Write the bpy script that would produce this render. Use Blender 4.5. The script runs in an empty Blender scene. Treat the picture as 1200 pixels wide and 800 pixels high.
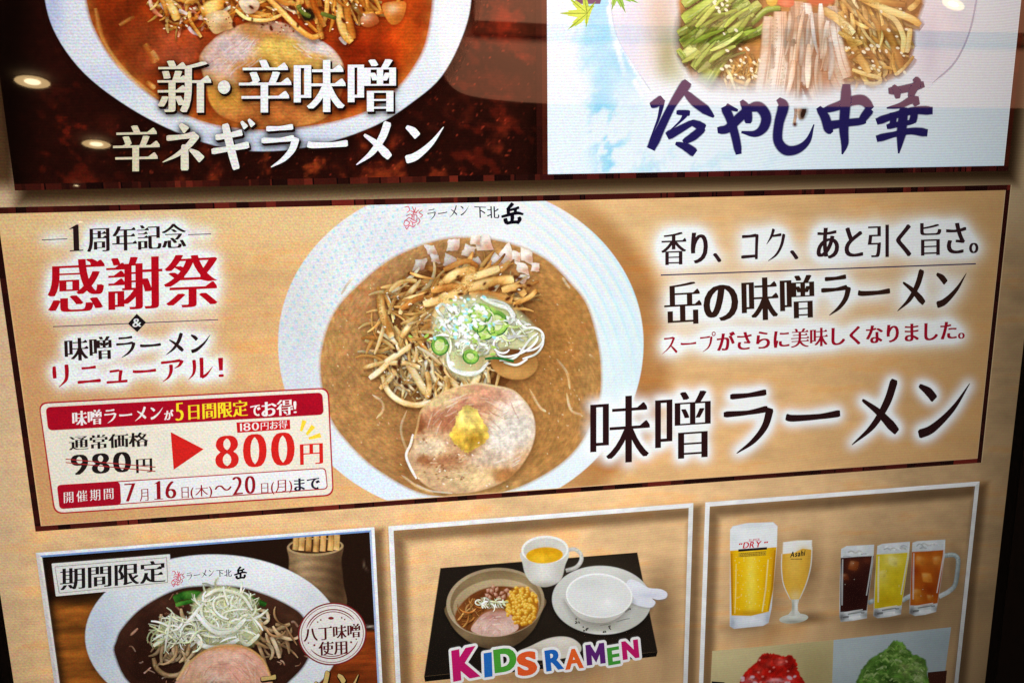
import bpy, math, random
import numpy as np
from mathutils import Matrix, Vector

# ------------------------------------------------------------------ scene, camera, world, lamps, exposure
sc = bpy.context.scene
COL = sc.collection
TILT = math.radians(20)                  # the display leans back like a floor-standing sign
BOARD = Matrix.Rotation(-TILT, 4, 'X') @ Matrix.Rotation(math.radians(90), 4, 'X')
# board axes: u to the right, v up the display, n out of the display towards the viewer (local x, y, z)
F = 1020.0
R1 = np.array([0.98844236, -0.04628016, 0.14436014])
R2 = np.array([0.01444032, 0.97667501, 0.21423679])
R3 = np.cross(R1, R2)
DIST = 0.585
C0 = np.array([0, 0, DIST])


def P(x, y):
    """measured position (1200 x 800 units) -> metres on the flat display"""
    x = np.asarray(x, float); y = np.asarray(y, float)
    d = np.stack([(x - 600) / F, (y - 400) / F, np.ones_like(x)], -1)
    t = (R3 @ C0) / (d @ R3)
    X = d * t[..., None] - C0
    return X @ R1, -(X @ R2)


def Q(u, v):
    """metres on the display -> measured position"""
    u = np.asarray(u, float)[..., None]; v = np.asarray(v, float)[..., None]
    X = C0 + u * R1 - v * R2
    return 600 + F * X[..., 0] / X[..., 2], 400 + F * X[..., 1] / X[..., 2]


cam_d = bpy.data.cameras.new('camera'); cam = bpy.data.objects.new('camera', cam_d); COL.objects.link(cam)
cam_d.lens = F / 1200 * 36; cam_d.sensor_width = 36; cam_d.clip_start = 0.01; cam_d.clip_end = 100
cpos = Vector((-(R1 @ C0), (R2 @ C0), (R3 @ C0)))
rot = Matrix(((R1[0], -R1[1], -R1[2]), (-R2[0], R2[1], R2[2]), (-R3[0], R3[1], R3[2])))
cam.matrix_world = BOARD @ (Matrix.Translation(cpos) @ rot.to_4x4())
sc.camera = cam

w = bpy.data.worlds.new('World'); sc.world = w; w.use_nodes = True
w.node_tree.nodes['Background'].inputs[0].default_value = (1.0, 0.72, 0.5, 1)
w.node_tree.nodes['Background'].inputs[1].default_value = 0.03
sc.view_settings.view_transform = 'Standard'; sc.view_settings.look = 'None'
sc.view_settings.exposure = 0; sc.view_settings.gamma = 1; sc.view_settings.use_curve_mapping = False
sc.cycles.transparent_max_bounces = 64
sc.cycles.max_bounces = 4; sc.cycles.sample_clamp_indirect = 0

RNG = random.Random(7)
NR = np.random.RandomState(11)


# ------------------------------------------------------------------ small maths
def lin(c):
    c = np.clip(np.asarray(c, float), 0, 255) / 255
    return np.where(c <= 0.04045, c / 12.92, ((c + 0.055) / 1.055) ** 2.4)


def _h(i, j, s):
    n = np.sin(i * 127.1 + j * 311.7 + s * 74.7) * 43758.5453
    return n - np.floor(n)


def vnoise(x, y, s=0):
    i = np.floor(x); j = np.floor(y); f = x - i; g = y - j
    f = f * f * (3 - 2 * f); g = g * g * (3 - 2 * g)
    a = _h(i, j, s); b = _h(i + 1, j, s); c = _h(i, j + 1, s); d = _h(i + 1, j + 1, s)
    return (a * (1 - f) + b * f) * (1 - g) + (c * (1 - f) + d * f) * g


def fbm(x, y, sc_, s=0, octv=4):
    t = 0; amp = 0.5; x = np.asarray(x, float) / sc_; y = np.asarray(y, float) / sc_
    for k in range(octv):
        t = t + amp * (vnoise(x, y, s + k * 13) - 0.5); x = x * 2.03; y = y * 2.03; amp *= 0.5
    return t * 2          # about -0.9 .. 0.9


def sstep(a, b, x):
    t = np.clip((x - a) / (b - a), 0, 1)
    return t * t * (3 - 2 * t)


def lerp(a, b, t):
    return np.asarray(a, float) * (1 - t) + np.asarray(b, float) * t


def paint(base, spots=(), noise=(), warp=0.0, sharp=1.0):
    """colour of a pictured surface: base colour, soft patches (x, y, rx, ry, colour, strength) and mottling (size, amount, seed)"""
    def fn(X, Y):
        c = np.ones(X.shape + (3,)) * np.asarray(base, float)
        for (x, y, rx, ry, col, st) in spots:
            q = min(rx, ry)
            if warp and q > 3:
                k = warp * q; X1 = X + k * fbm(X, Y, q * 0.9, x * 0.37 + y, 3); Y1 = Y + k * fbm(X, Y, q * 0.9, x + y * 0.53 + 5, 3)
            else: X1, Y1 = X, Y
            d = ((X1 - x) / rx) ** 2 + ((Y1 - y) / ry) ** 2
            c = lerp(c, np.asarray(col, float), (st * np.exp(-(d ** sharp) * 1.1))[..., None])
        for nz in noise:
            s, a, seed = nz[:3]; sx = nz[3] if len(nz) > 3 else 1
            c = c * (1 + a * fbm(X / sx, Y, s, seed))[..., None]
        return c
    return fn


def cr(pts, n=10, closed=False):
    """smooth curve through points"""
    p = np.array(pts, float)
    if closed:
        q = np.vstack([p[-1], p, p[0], p[1]])
    else:
        q = np.vstack([2 * p[0] - p[1], p, 2 * p[-1] - p[-2]])
    out = []
    for i in range(1, len(q) - 2):
        a, b, c, d = q[i - 1:i + 3]
        for k in range(n):
            t = k / n
            out.append(0.5 * ((2 * b) + (-a + c) * t + (2 * a - 5 * b + 4 * c - d) * t * t + (-a + 3 * b - 3 * c + d) * t ** 3))
    if not closed:
        out.append(q[-2])
    return np.array(out)


def ell(cx, cy, rx, ry, n=48, rotd=0, a0=0, a1=360):
    a = np.radians(np.linspace(a0, a1, n, endpoint=(a1 - a0 < 360))); r = math.radians(rotd)
    x = rx * np.cos(a); y = ry * np.sin(a)
    return np.stack([cx + x * math.cos(r) - y * math.sin(r), cy + x * math.sin(r) + y * math.cos(r)], -1)


# ------------------------------------------------------------------ materials
def backlit(name, rough=0.018, grain=0.85, scan=0.035):
    """light-emitting picture on the glossy screen: picture colour x painted viewing-angle dimming x pixel rows"""
    m = bpy.data.materials.new(name); m.use_nodes = True
    nt = m.node_tree; N = nt.nodes; L = nt.links
    b = N['Principled BSDF']
    b.inputs['Base Color'].default_value = (0.006, 0.006, 0.006, 1)
    b.inputs['Roughness'].default_value = rough
    at = N.new('ShaderNodeAttribute'); at.attribute_name = 'Col'
    tc = N.new('ShaderNodeTexCoord'); tc.object = DISPLAY
    sp = N.new('ShaderNodeSeparateXYZ'); L.new(tc.outputs['Object'], sp.inputs[0])

    def mth(op, a, b_=None, c=None):
        n = N.new('ShaderNodeMath'); n.operation = op
        for k, val in enumerate((a, b_, c)):
            if val is None: continue
            if isinstance(val, (int, float)): n.inputs[k].default_value = val
            else: L.new(val, n.inputs[k])
        return n.outputs[0]
    u, v = sp.outputs[0], sp.outputs[1]
    # off-axis screen dimming painted into the emission,  exp(polynomial)
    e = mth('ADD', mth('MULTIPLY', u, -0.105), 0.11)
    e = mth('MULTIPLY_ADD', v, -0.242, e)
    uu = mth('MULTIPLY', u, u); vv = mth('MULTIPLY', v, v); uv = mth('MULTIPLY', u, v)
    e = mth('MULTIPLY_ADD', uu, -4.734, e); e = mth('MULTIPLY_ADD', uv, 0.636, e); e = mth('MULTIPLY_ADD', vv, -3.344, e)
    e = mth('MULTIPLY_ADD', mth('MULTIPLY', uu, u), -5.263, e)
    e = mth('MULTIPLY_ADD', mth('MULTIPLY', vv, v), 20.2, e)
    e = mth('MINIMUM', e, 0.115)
    view_dim = mth('EXPONENT', e)
    # rows of pixels, slightly beating
    nz = N.new('ShaderNodeTexNoise'); nz.inputs['Scale'].default_value = 7; nz.inputs['Detail'].default_value = 1
    L.new(tc.outputs['Object'], nz.inputs['Vector'])
    ph = mth('MULTIPLY_ADD', v, 2 * math.pi / 0.00185, mth('MULTIPLY', nz.outputs[0], 60))
    row = mth('SINE', ph)
    up = mth('MINIMUM', mth('MAXIMUM', mth('MULTIPLY_ADD', v, 25.0, -2.2), 0.0), 1.0)
    row = mth('MULTIPLY', row, mth('MULTIPLY_ADD', up, 1.1, 1.0))
    ph2 = mth('MULTIPLY_ADD', mth('ADD', mth('MULTIPLY', u, 0.8), mth('MULTIPLY', v, 0.6)), 2 * math.pi / 0.0023, mth('MULTIPLY', nz.outputs[0], 34))
    row2 = mth('SINE', ph2)
    f = mth('MULTIPLY_ADD', row, scan, 1.0); left = mth('MINIMUM', mth('MAXIMUM', mth('MULTIPLY_ADD', u, -4.0, 0.3), 0.0), 1.0)
    f = mth('MULTIPLY_ADD', mth('MULTIPLY', row2, left), scan * 0.7, f)
    L.new(mth('MULTIPLY', view_dim, f), b.inputs['Emission Strength'])
    # speckle of the coloured sub-pixels
    g = N.new('ShaderNodeTexNoise'); g.inputs['Scale'].default_value = 950; g.inputs['Detail'].default_value = 1
    L.new(tc.outputs['Object'], g.inputs['Vector'])
    amt = mth('MINIMUM', mth('MAXIMUM', mth('MULTIPLY_ADD', u, -2.6, 0.75), 0.4), 1.0)
    half = N.new('ShaderNodeVectorMath'); half.operation = 'SUBTRACT'; half.inputs[1].default_value = (0.5, 0.5, 0.5); L.new(g.outputs['Color'], half.inputs[0])
    scl = N.new('ShaderNodeVectorMath'); scl.operation = 'SCALE'; L.new(half.outputs[0], scl.inputs[0]); L.new(mth('MULTIPLY', amt, grain), scl.inputs['Scale'])
    sub = N.new('ShaderNodeVectorMath'); sub.operation = 'ADD'; sub.inputs[1].default_value = (1, 1, 1); L.new(scl.outputs[0], sub.inputs[0])
    mc = N.new('ShaderNodeVectorMath'); mc.operation = 'MULTIPLY'
    L.new(at.outputs['Color'], mc.inputs[0]); L.new(sub.outputs[0], mc.inputs[1])
    L.new(mc.outputs[0], b.inputs['Emission Color'])
    L.new(at.outputs['Alpha'], b.inputs['Alpha'])
    m.cycles.emission_sampling = 'NONE'
    return m


def plain(name, col, rough=0.5, nscale=None, namp=0.1, emit=None):
    m = bpy.data.materials.new(name); m.use_nodes = True
    nt = m.node_tree; b = nt.nodes['Principled BSDF']
    b.inputs['Base Color'].default_value = (*col, 1); b.inputs['Roughness'].default_value = rough
    if nscale:
        nz = nt.nodes.new('ShaderNodeTexNoise'); nz.inputs['Scale'].default_value = nscale
        rp = nt.nodes.new('ShaderNodeValToRGB')
        rp.color_ramp.elements[0].color = tuple(c * (1 - namp) for c in col) + (1,)
        rp.color_ramp.elements[1].color = tuple(c * (1 + namp) for c in col) + (1,)
        nt.links.new(nz.outputs[0], rp.inputs[0]); nt.links.new(rp.outputs[0], b.inputs['Base Color'])
    if emit:
        b.inputs['Emission Color'].default_value = (*emit[0], 1); b.inputs['Emission Strength'].default_value = emit[1]
    return m


# ------------------------------------------------------------------ things
def thing(name, label, cat, uv=(0, 0), group=None, kind=None):
    o = bpy.data.objects.new(name, None); COL.objects.link(o)
    o.matrix_world = BOARD @ Matrix.Translation((uv[0], uv[1], 0)); o.empty_display_size = 0.02
    if label: o['label'] = label
    if cat: o['category'] = cat
    if group: o['group'] = group
    if kind: o['kind'] = kind
    return o


DISPLAY = thing('menu_display', 'black framed digital menu display with a pale wood grain background behind its six menu panels', 'display', (0, 0))
ORIGIN = {}


def link_mesh(name, me, mat, parent, label=None):
    o = bpy.data.objects.new(name, me); COL.objects.link(o)
    me.materials.append(mat)
    if parent is not None:
        r = parent
        while r.parent: r = r.parent
        o.parent = parent
        if parent.parent is None:
            o.matrix_local = r.matrix_world.inverted() @ BOARD      # board coordinates
    if label: o['label'] = label
    return o


class Art:
    """a flat piece of picture: vertices on the display plane with a colour each"""
    def __init__(s):
        s.v = []; s.f = []; s.c = []; s.n = 0

    def add(s, xy, z, faces, rgb, alpha=1.0, board=False):
        xy = np.asarray(xy, float)
        if board: u, v = xy[:, 0], xy[:, 1]
        else: u, v = P(xy[:, 0], xy[:, 1])
        k = len(xy)
        s.v.append(np.stack([u, v, np.broadcast_to(np.asarray(z, float), (k,))], -1))
        c = np.ones((k, 4)); c[:, :3] = lin(np.broadcast_to(np.asarray(rgb, float), (k, 3))); c[:, 3] = alpha
        s.c.append(c)
        for q in faces: s.f.append(tuple(int(i) + s.n for i in q))
        s.n += k

    def build(s, name, parent, label=None, mat=None):
        me = bpy.data.meshes.new(name)
        V = np.vstack(s.v); C = np.vstack(s.c)
        me.from_pydata(V.tolist(), [], s.f); me.update()
        a = me.color_attributes.new('Col', 'FLOAT_COLOR', 'POINT')
        a.data.foreach_set('color', C.astype(np.float32).ravel())
        return link_mesh(name, me, mat or PRINT, parent, label)

    # --- shapes
    def grid(s, us, vs, z, colfn, alphafn=None, board=True, cut=0.0):
        U, V = np.meshgrid(us, vs)
        X, Y = Q(U, V) if board else (U, V)
        c = colfn(X, Y).reshape(-1, 3)
        a = alphafn(X, Y).ravel() if alphafn is not None else np.ones(c.shape[0])
        nx = len(us); fs = []
        flip = (vs[-1] < vs[0]) if board else True
        for j in range(len(vs) - 1):
            for i in range(nx - 1):
                q = (j * nx + i, j * nx + i + 1, (j + 1) * nx + i + 1, (j + 1) * nx + i)
                if alphafn is not None and max(a[k] for k in q) <= cut: continue
                fs.append(q)
        if alphafn is not None:
            used = np.zeros(len(a), bool)
            for q in fs: used[list(q)] = True
            idx = np.cumsum(used) - 1
            fs = [tuple(idx[list(q)]) for q in fs]
            pts = np.stack([U.ravel(), V.ravel()], -1)[used]
            if len(fs): s.add(pts, z, fs, c[used], a[used], board=board)
        else:
            s.add(np.stack([U.ravel(), V.ravel()], -1), z, fs, c, a, board=board)

    def rect(s, u0, u1, v0, v1, z, rgb, alpha=1.0):
        s.add([(u0, v0), (u1, v0), (u1, v1), (u0, v1)], z, [(0, 1, 2, 3)], rgb, alpha, board=True)

    def star(s, centre, out, z, colfn, rings=14, soft=0.8, clip=None, alpha=1.0):
        out = np.asarray(out, float); n = len(out); ce = np.asarray(centre, float)
        d = out - ce; ln = np.linalg.norm(d, axis=1, keepdims=True)
        ts = list(np.linspace(0, 1, rings + 1)[1:])
        P_ = [ce[None, :]]; A = [np.ones(1)]
        for t in ts[:-1]:
            P_.append(ce + d * t); A.append(np.ones(n))
        P_.append(ce + d * np.maximum(0.02, 1 - soft / ln)); A.append(np.ones(n))
        P_.append(ce + d * (1 + soft / ln)); A.append(np.zeros(n) if soft > 0 else np.ones(n))
        pts = np.vstack(P_)
        al = np.concatenate(A) * alpha
        if clip is not None: pts = clip(pts)
        f = []
        nr = len(P_) - 1
        for i in range(n): f.append((0, 1 + (i + 1) % n, 1 + i))
        for r in range(nr - 1):
            a = 1 + r * n; b = a + n
            for i in range(n):
                j = (i + 1) % n
                f.append((a + i, a + j, b + j, b + i))
        c = colfn(pts[:, 0], pts[:, 1]) if callable(colfn) else np.ones((len(pts), 3)) * np.asarray(colfn, float)
        s.add(pts, z, f, c, al)

    def poly(s, pts, z, rgb, alpha=1.0):
        pts = np.asarray(pts, float)
        s.add(pts, z, [tuple(range(len(pts)))], rgb, alpha)

    def strand(s, pts, wid, cols, z, soft=0.3, alpha=1.0, ends=(0.75, 0.75), seed=None, vary=0.1, gain=1.0):
        """a strip of food or a brush stroke: cols = (edge, body, highlight)"""
        p = np.asarray(pts, float); n = len(p)
        t = np.gradient(p, axis=0); t /= np.maximum(1e-6, np.linalg.norm(t, axis=1, keepdims=True))
        nr = np.stack([-t[:, 1], t[:, 0]], -1)
        wv = np.ones(n) * wid if np.isscalar(wid) else np.interp(np.linspace(0, 1, n), np.linspace(0, 1, len(wid)), wid)
        k = np.linspace(0, 1, n)
        wv = wv * (ends[0] + (1 - ends[0]) * sstep(0, 0.12, k)) * (ends[1] + (1 - ends[1]) * sstep(0, 0.12, 1 - k))
        flip = np.sign(nr @ np.array([-0.4, -1.0])); flip[flip == 0] = 1     # lit from the upper left
        offs = [-1 - soft, -0.78, -0.1, 0.4, 0.8, 1 + soft]
        edge, body, hi = [np.asarray(c, float) * gain for c in cols]
        al = [0, 1, 1, 1, 1, 0]
        if soft == 0: al = [1] * 6
        flat = vary == 0
        kk = NR.rand(4) if not flat else np.array([0.5] * 4)
        # uneven tone along the strip, lit and shaded sides painted across it
        tt = np.interp(np.linspace(0, 1, n), np.linspace(0, 1, 4), kk) * 0.9 + (NR.rand() - 0.5) * (0 if flat else 0.5) + 0.05
        prof = [-0.34, -0.16, 0.04, 0.16, 0.02, -0.24]
        vb = 1 + vary * np.interp(np.linspace(0, 1, n), np.linspace(0, 1, 4), (NR.rand(4) - 0.5) * 2)
        def shade(t):
            t = min(1, max(0, t))
            return lerp(edge, body, t * 2) if t < 0.5 else lerp(body, hi, t * 2 - 1)
        V = []; C = []; A = []
        m = len(offs)
        for i in range(n):
            for o_, d_, a_ in zip(offs, prof, al):
                c_ = shade(tt[i] + (0 if flat else d_ + 0.22 * (NR.rand() - 0.5)))
                V.append(p[i] + nr[i] * flip[i] * o_ * wv[i] / 2); C.append(c_ * vb[i] * (1 + vary * 0.45 * (NR.rand() - 0.5) * 2)); A.append(a_ * alpha)
        f = []
        for i in range(n - 1):
            for j in range(m - 1):
                q = (i * m + j, i * m + j + 1, (i + 1) * m + j + 1, (i + 1) * m + j)
                f.append(q)
        # keep the strip untwisted where the lit side swaps
        V = np.array(V); C = np.array(C)
        for i in range(1, n):
            if flip[i] != flip[0]:
                V[i * m:(i + 1) * m] = V[i * m:(i + 1) * m][::-1]; C[i * m:(i + 1) * m] = C[i * m:(i + 1) * m][::-1]
        s.add(V, z, f, C, A)

    def loop(s, cx, cy, rx, ry, wid, cols, z, rotd=0, a0=0, a1=330, **k):
        s.strand(ell(cx, cy, rx, ry, 26, rotd, a0, a1), wid, cols, z, **k)

    def heap(s, region, count, length, width, pals, z, curl=0.5, direction=None, spread=90, dz=None, shadow=(40, 22, 10), sh=0.55, npt=9, soft=0.3, thick=1.0):
        dz = 7e-5 * thick / count
        cx, cy, rx, ry = region
        for i in range(count):
            a = RNG.uniform(0, 2 * math.pi); r = math.sqrt(RNG.random())
            x = cx + rx * r * math.cos(a); y = cy + ry * r * math.sin(a)
            th = math.radians((direction if direction is not None else 0) + RNG.uniform(-spread, spread))
            L_ = length * RNG.uniform(0.55, 1.25); k = RNG.uniform(-curl, curl)
            pts = []; px, py = x - L_ / 2 * math.cos(th), y - L_ / 2 * math.sin(th); h = th - k * L_ / 40
            for j in range(npt):
                pts.append((px, py)); px += L_ / (npt - 1) * math.cos(h); py += L_ / (npt - 1) * math.sin(h); h += k * L_ / 20 / (npt - 1) * 2
            wd = width * RNG.uniform(0.6, 1.3); gn = (0.66 + 0.38 * (i / count) ** 0.7) * RNG.uniform(0.88, 1.1)
            pts = np.array(pts); zz = z + i * dz
            if sh: s.strand(pts + (0.5, 1.0), wd * 1.25, (shadow,) * 3, zz, soft=0.8, alpha=sh * 0.7, vary=0)
            wt = [wd * RNG.uniform(0.45, 0.8), wd * RNG.uniform(0.85, 1.1), wd * RNG.uniform(0.7, 1.05), wd * RNG.uniform(0.35, 0.75)]
            s.strand(pts, wt, pals[RNG.randrange(len(pals))], zz + dz * 0.5, soft=soft, seed=i, gain=gn, vary=0.13)

    def fibres(s, region, count, length, direction, cols, z, inside, spread=16, wid=1.0, alpha=0.4):
        cx, cy, rx, ry = region
        for i in range(count):
            t = RNG.uniform(0, 2 * math.pi); r = math.sqrt(RNG.random()); x = cx + rx * r * math.cos(t); y = cy + ry * r * math.sin(t)
            th = math.radians(direction(x, y) + RNG.uniform(-spread, spread)); l = length * RNG.uniform(0.4, 1.2) / 2; b = RNG.uniform(-0.12, 0.12) * l
            if not inside(x, y): continue
            c = cols[RNG.randrange(len(cols))]
            s.strand(cr([(x - l * math.cos(th), y - l * math.sin(th)), (x - b * math.sin(th), y + b * math.cos(th)), (x + l * math.cos(th), y + l * math.sin(th))], 3), wid * RNG.uniform(0.6, 1.6), (c,) * 3, z + i * 1e-7, soft=0.9, alpha=alpha * RNG.uniform(0.4, 1.2), ends=(0.2, 0.2), vary=0)

    def dots(s, pts, r, rgb, z, soft=0.3, ar=1.0, rotd=0):
        for i, (x, y) in enumerate(pts):
            rr = r * RNG.uniform(0.7, 1.3)
            s.star((x, y), ell(x, y, rr * ar, rr, 9, rotd + RNG.uniform(-40, 40)), z + i * 2e-6, lambda X, Y: np.ones(X.shape + (3,)) * rgb, 2, soft)


# ------------------------------------------------------------------ lettering
GL = {}
DG = None


def glyph(ch, off):
    if (ch, off) in GL: return GL[ch, off]
    c = bpy.data.curves.new('glyph', 'FONT'); c.body = ch; c.offset = off; c.resolution_u = 4
    o = bpy.data.objects.new('glyph', c); COL.objects.link(o)
    me = bpy.data.meshes.new_from_object(o.evaluated_get(bpy.context.evaluated_depsgraph_get()))
    V = np.array([v.co[:2] for v in me.vertices]) if len(me.vertices) else np.zeros((0, 2))
    Fc = [tuple(p.vertices) for p in me.polygons]
    bpy.data.objects.remove(o); bpy.data.curves.remove(c); bpy.data.meshes.remove(me)
    # weld, orient, find directed outline
    key = {}; mp = []; W = []
    for p in V:
        kk = (round(p[0], 5), round(p[1], 5))
        if kk not in key: key[kk] = len(W); W.append(p)
        mp.append(key[kk])
    W = np.array(W); F2 = []; ed = {}
    for f in Fc:
        f = [mp[i] for i in f]
        if len(set(f)) < 3: continue
        a = sum(W[f[i]][0] * W[f[(i + 1) % len(f)]][1] - W[f[(i + 1) % len(f)]][0] * W[f[i]][1] for i in range(len(f)))
        if a < 0: f = f[::-1]
        F2.append(tuple(f))
        for i in range(len(f)): ed[(f[i], f[(i + 1) % len(f)])] = 1
    bd = [e for e in ed if (e[1], e[0]) not in ed]
    GL[ch, off] = (W, F2, bd)
    return GL[ch, off]


# katakana as brush strokes in an em box: lists of (points, widths)
KANA = {
 'ラ': [([(.22, .715), (.5, .72), (.78, .745)], (.65, .5, .7)), ([(.12, .485), (.5, .49), (.8, .525)], (.7, .5, .75)), ([(.84, .53), (.76, .30), (.58, .11), (.32, -.04)], (1, .85, .6, .12))],
 'ー': [([(.08, .40), (.2, .375), (.6, .375), (.92, .40)], (.75, .75, .6, .8))],
 'メ': [([(.76, .80), (.64, .5), (.42, .2), (.10, -.03)], (1, .95, .7, .12)), ([(.26, .56), (.5, .39), (.70, .20), (.80, .1)], (.35, .75, 1.05, .8))],
 'ン': [([(.14, .70), (.28, .61), (.38, .5)], (.45, .95, .95)), ([(.13, .05), (.35, .12), (.66, .36), (.92, .68)], (1, .95, .6, .1))],
 'ネ': [([(.42, .84), (.56, .71)], (.5, 1.05)), ([(.14, .57), (.45, .59), (.74, .63)], (.7, .55, .8)), ([(.78, .63), (.6, .42), (.36, .24), (.06, .1)], (.9, .75, .5, .1)), ([(.52, .44), (.52, .2), (.52, -.07)], (.85, 1, 1)), ([(.62, .34), (.76, .25), (.88, .13)], (.3, .85, 1))],
 'ギ': [([(.16, .565), (.45, .6), (.72, .655)], (.75, .6, .8)), ([(.08, .29), (.45, .34), (.86, .41)], (.75, .6, .85)), ([(.36, .83), (.44, .5), (.52, .2), (.60, -.07)], (.9, 1, 1, .9)), ([(.70, .87), (.80, .74)], (.35, .75)), ([(.85, .91), (.95, .78)], (.35, .75))],
 'リ': [([(.26, .74), (.26, .52), (.27, .28)], (.8, 1, .9)), ([(.70, .79), (.71, .5), (.66, .2), (.40, -.06)], (1, 1, .8, .12))],
 'ニ': [([(.24, .61), (.5, .615), (.76, .64)], (.7, .55, .85)), ([(.08, .09), (.5, .105), (.92, .12)], (.85, .6, .95))],
 'ュ': [([(.24, .43), (.60, .46)], (.65, .6)), ([(.66, .47), (.62, .25), (.60, .06)], (.9, .8, .75)), ([(.12, .03), (.5, .035), (.88, .05)], (.7, .55, .75))],
 'ア': [([(.10, .66), (.45, .68), (.8, .715)], (.75, .6, .8)), ([(.87, .72), (.76, .53), (.58, .43)], (1, .65, .12)), ([(.46, .58), (.45, .32), (.35, .1), (.14, -.06)], (.95, .85, .6, .12))],
 'ル': [([(.29, .71), (.30, .4), (.24, .16), (.06, -.03)], (.9, .85, .6, .1)), ([(.56, .78), (.56, .4), (.545, .02)], (1, .9, .9)), ([(.54, .04), (.72, .13), (.96, .42)], (1, .65, .1))],
 'ス': [([(.18, .67), (.45, .68), (.68, .71)], (.7, .55, .75)), ([(.73, .72), (.58, .4), (.36, .15), (.08, -.05)], (1, .8, .5, .12)), ([(.52, .36), (.7, .18), (.88, -.01)], (.4, .85, 1))],
 'プ': [([(.12, .62), (.4, .635), (.66, .66)], (.7, .55, .7)), ([(.74, .67), (.68, .35), (.54, .12), (.26, -.05)], (1, .85, .6, .12)), ([(.86 + .085 * math.cos(q), .79 + .085 * math.sin(q)) for q in np.linspace(0, 6.3, 12)], (.38, .38))],
 'コ': [([(.16, .635), (.45, .64), (.72, .66)], (.7, .6, .75)), ([(.75, .69), (.73, .35), (.72, .0)], (1, .9, .9)), ([(.13, .075), (.74, .095)], (.75, .6))],
 'ク': [([(.4, .82), (.31, .62), (.12, .40)], (.95, .75, .12)), ([(.34, .62), (.7, .655)], (.45, .7)), ([(.80, .67), (.70, .36), (.50, .11), (.18, -.06)], (1, .85, .6, .12))],
 '岳*': [([(.52, .92), (.40, .78), (.26, .66)], (1.3, 1.2, .6)), ([(.34, .76), (.33, .60), (.34, .44)], (1, 1.1, 1)), ([(.36, .62), (.6, .65), (.78, .70)], (.9, .9, 1)), ([(.64, .66), (.62, .54), (.6, .44)], (.9, 1, .9)), ([(.04, .36), (.4, .42), (.7, .45), (.96, .36)], (.9, 1.1, 1.1, .7)), ([(.48, .44), (.5, .25), (.47, .08)], (1.2, 1.2, 1)), ([(.20, .28), (.22, .16), (.27, .03)], (1.2, 1.3, 1.1)), ([(.24, .04), (.5, .06), (.74, .04)], (1.1, 1.1, 1.1)), ([(.76, .27), (.80, .14), (.70, -.04)], (1, 1.3, .9))],
}
KWT = {'heavy': .165, 'bold': .146, 'mid': .128, 'light': .122, 'small': .12, 'brush': .10}


def kana_glyph(ch, wt):
    V = []; Fc = []; Z = []
    for si, (p, wd) in enumerate(KANA[ch]):
        p = cr(p, 8); n = len(p); t = np.gradient(p, axis=0); t /= np.linalg.norm(t, axis=1, keepdims=True); nr = np.stack([-t[:, 1], t[:, 0]], -1)
        w_ = np.interp(np.linspace(0, 1, n), np.linspace(0, 1, len(wd)), wd) * wt / 2
        # rounded, slightly slanted ends
        e = np.linspace(0, 1, n); w_ = w_ * np.where(e < 0.04, 0.72, 1) * np.where(e > 0.97, 0.78, 1)
        k = len(V)
        for i in range(n): V += [p[i] + nr[i] * w_[i], p[i] - nr[i] * w_[i]]
        Fc += [(k + 2 * i, k + 2 * i + 1, k + 2 * i + 3, k + 2 * i + 2) for i in range(n - 1)]; Z += [si * 1e-6] * (2 * n)
    return np.array(V), Fc, Z


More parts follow.
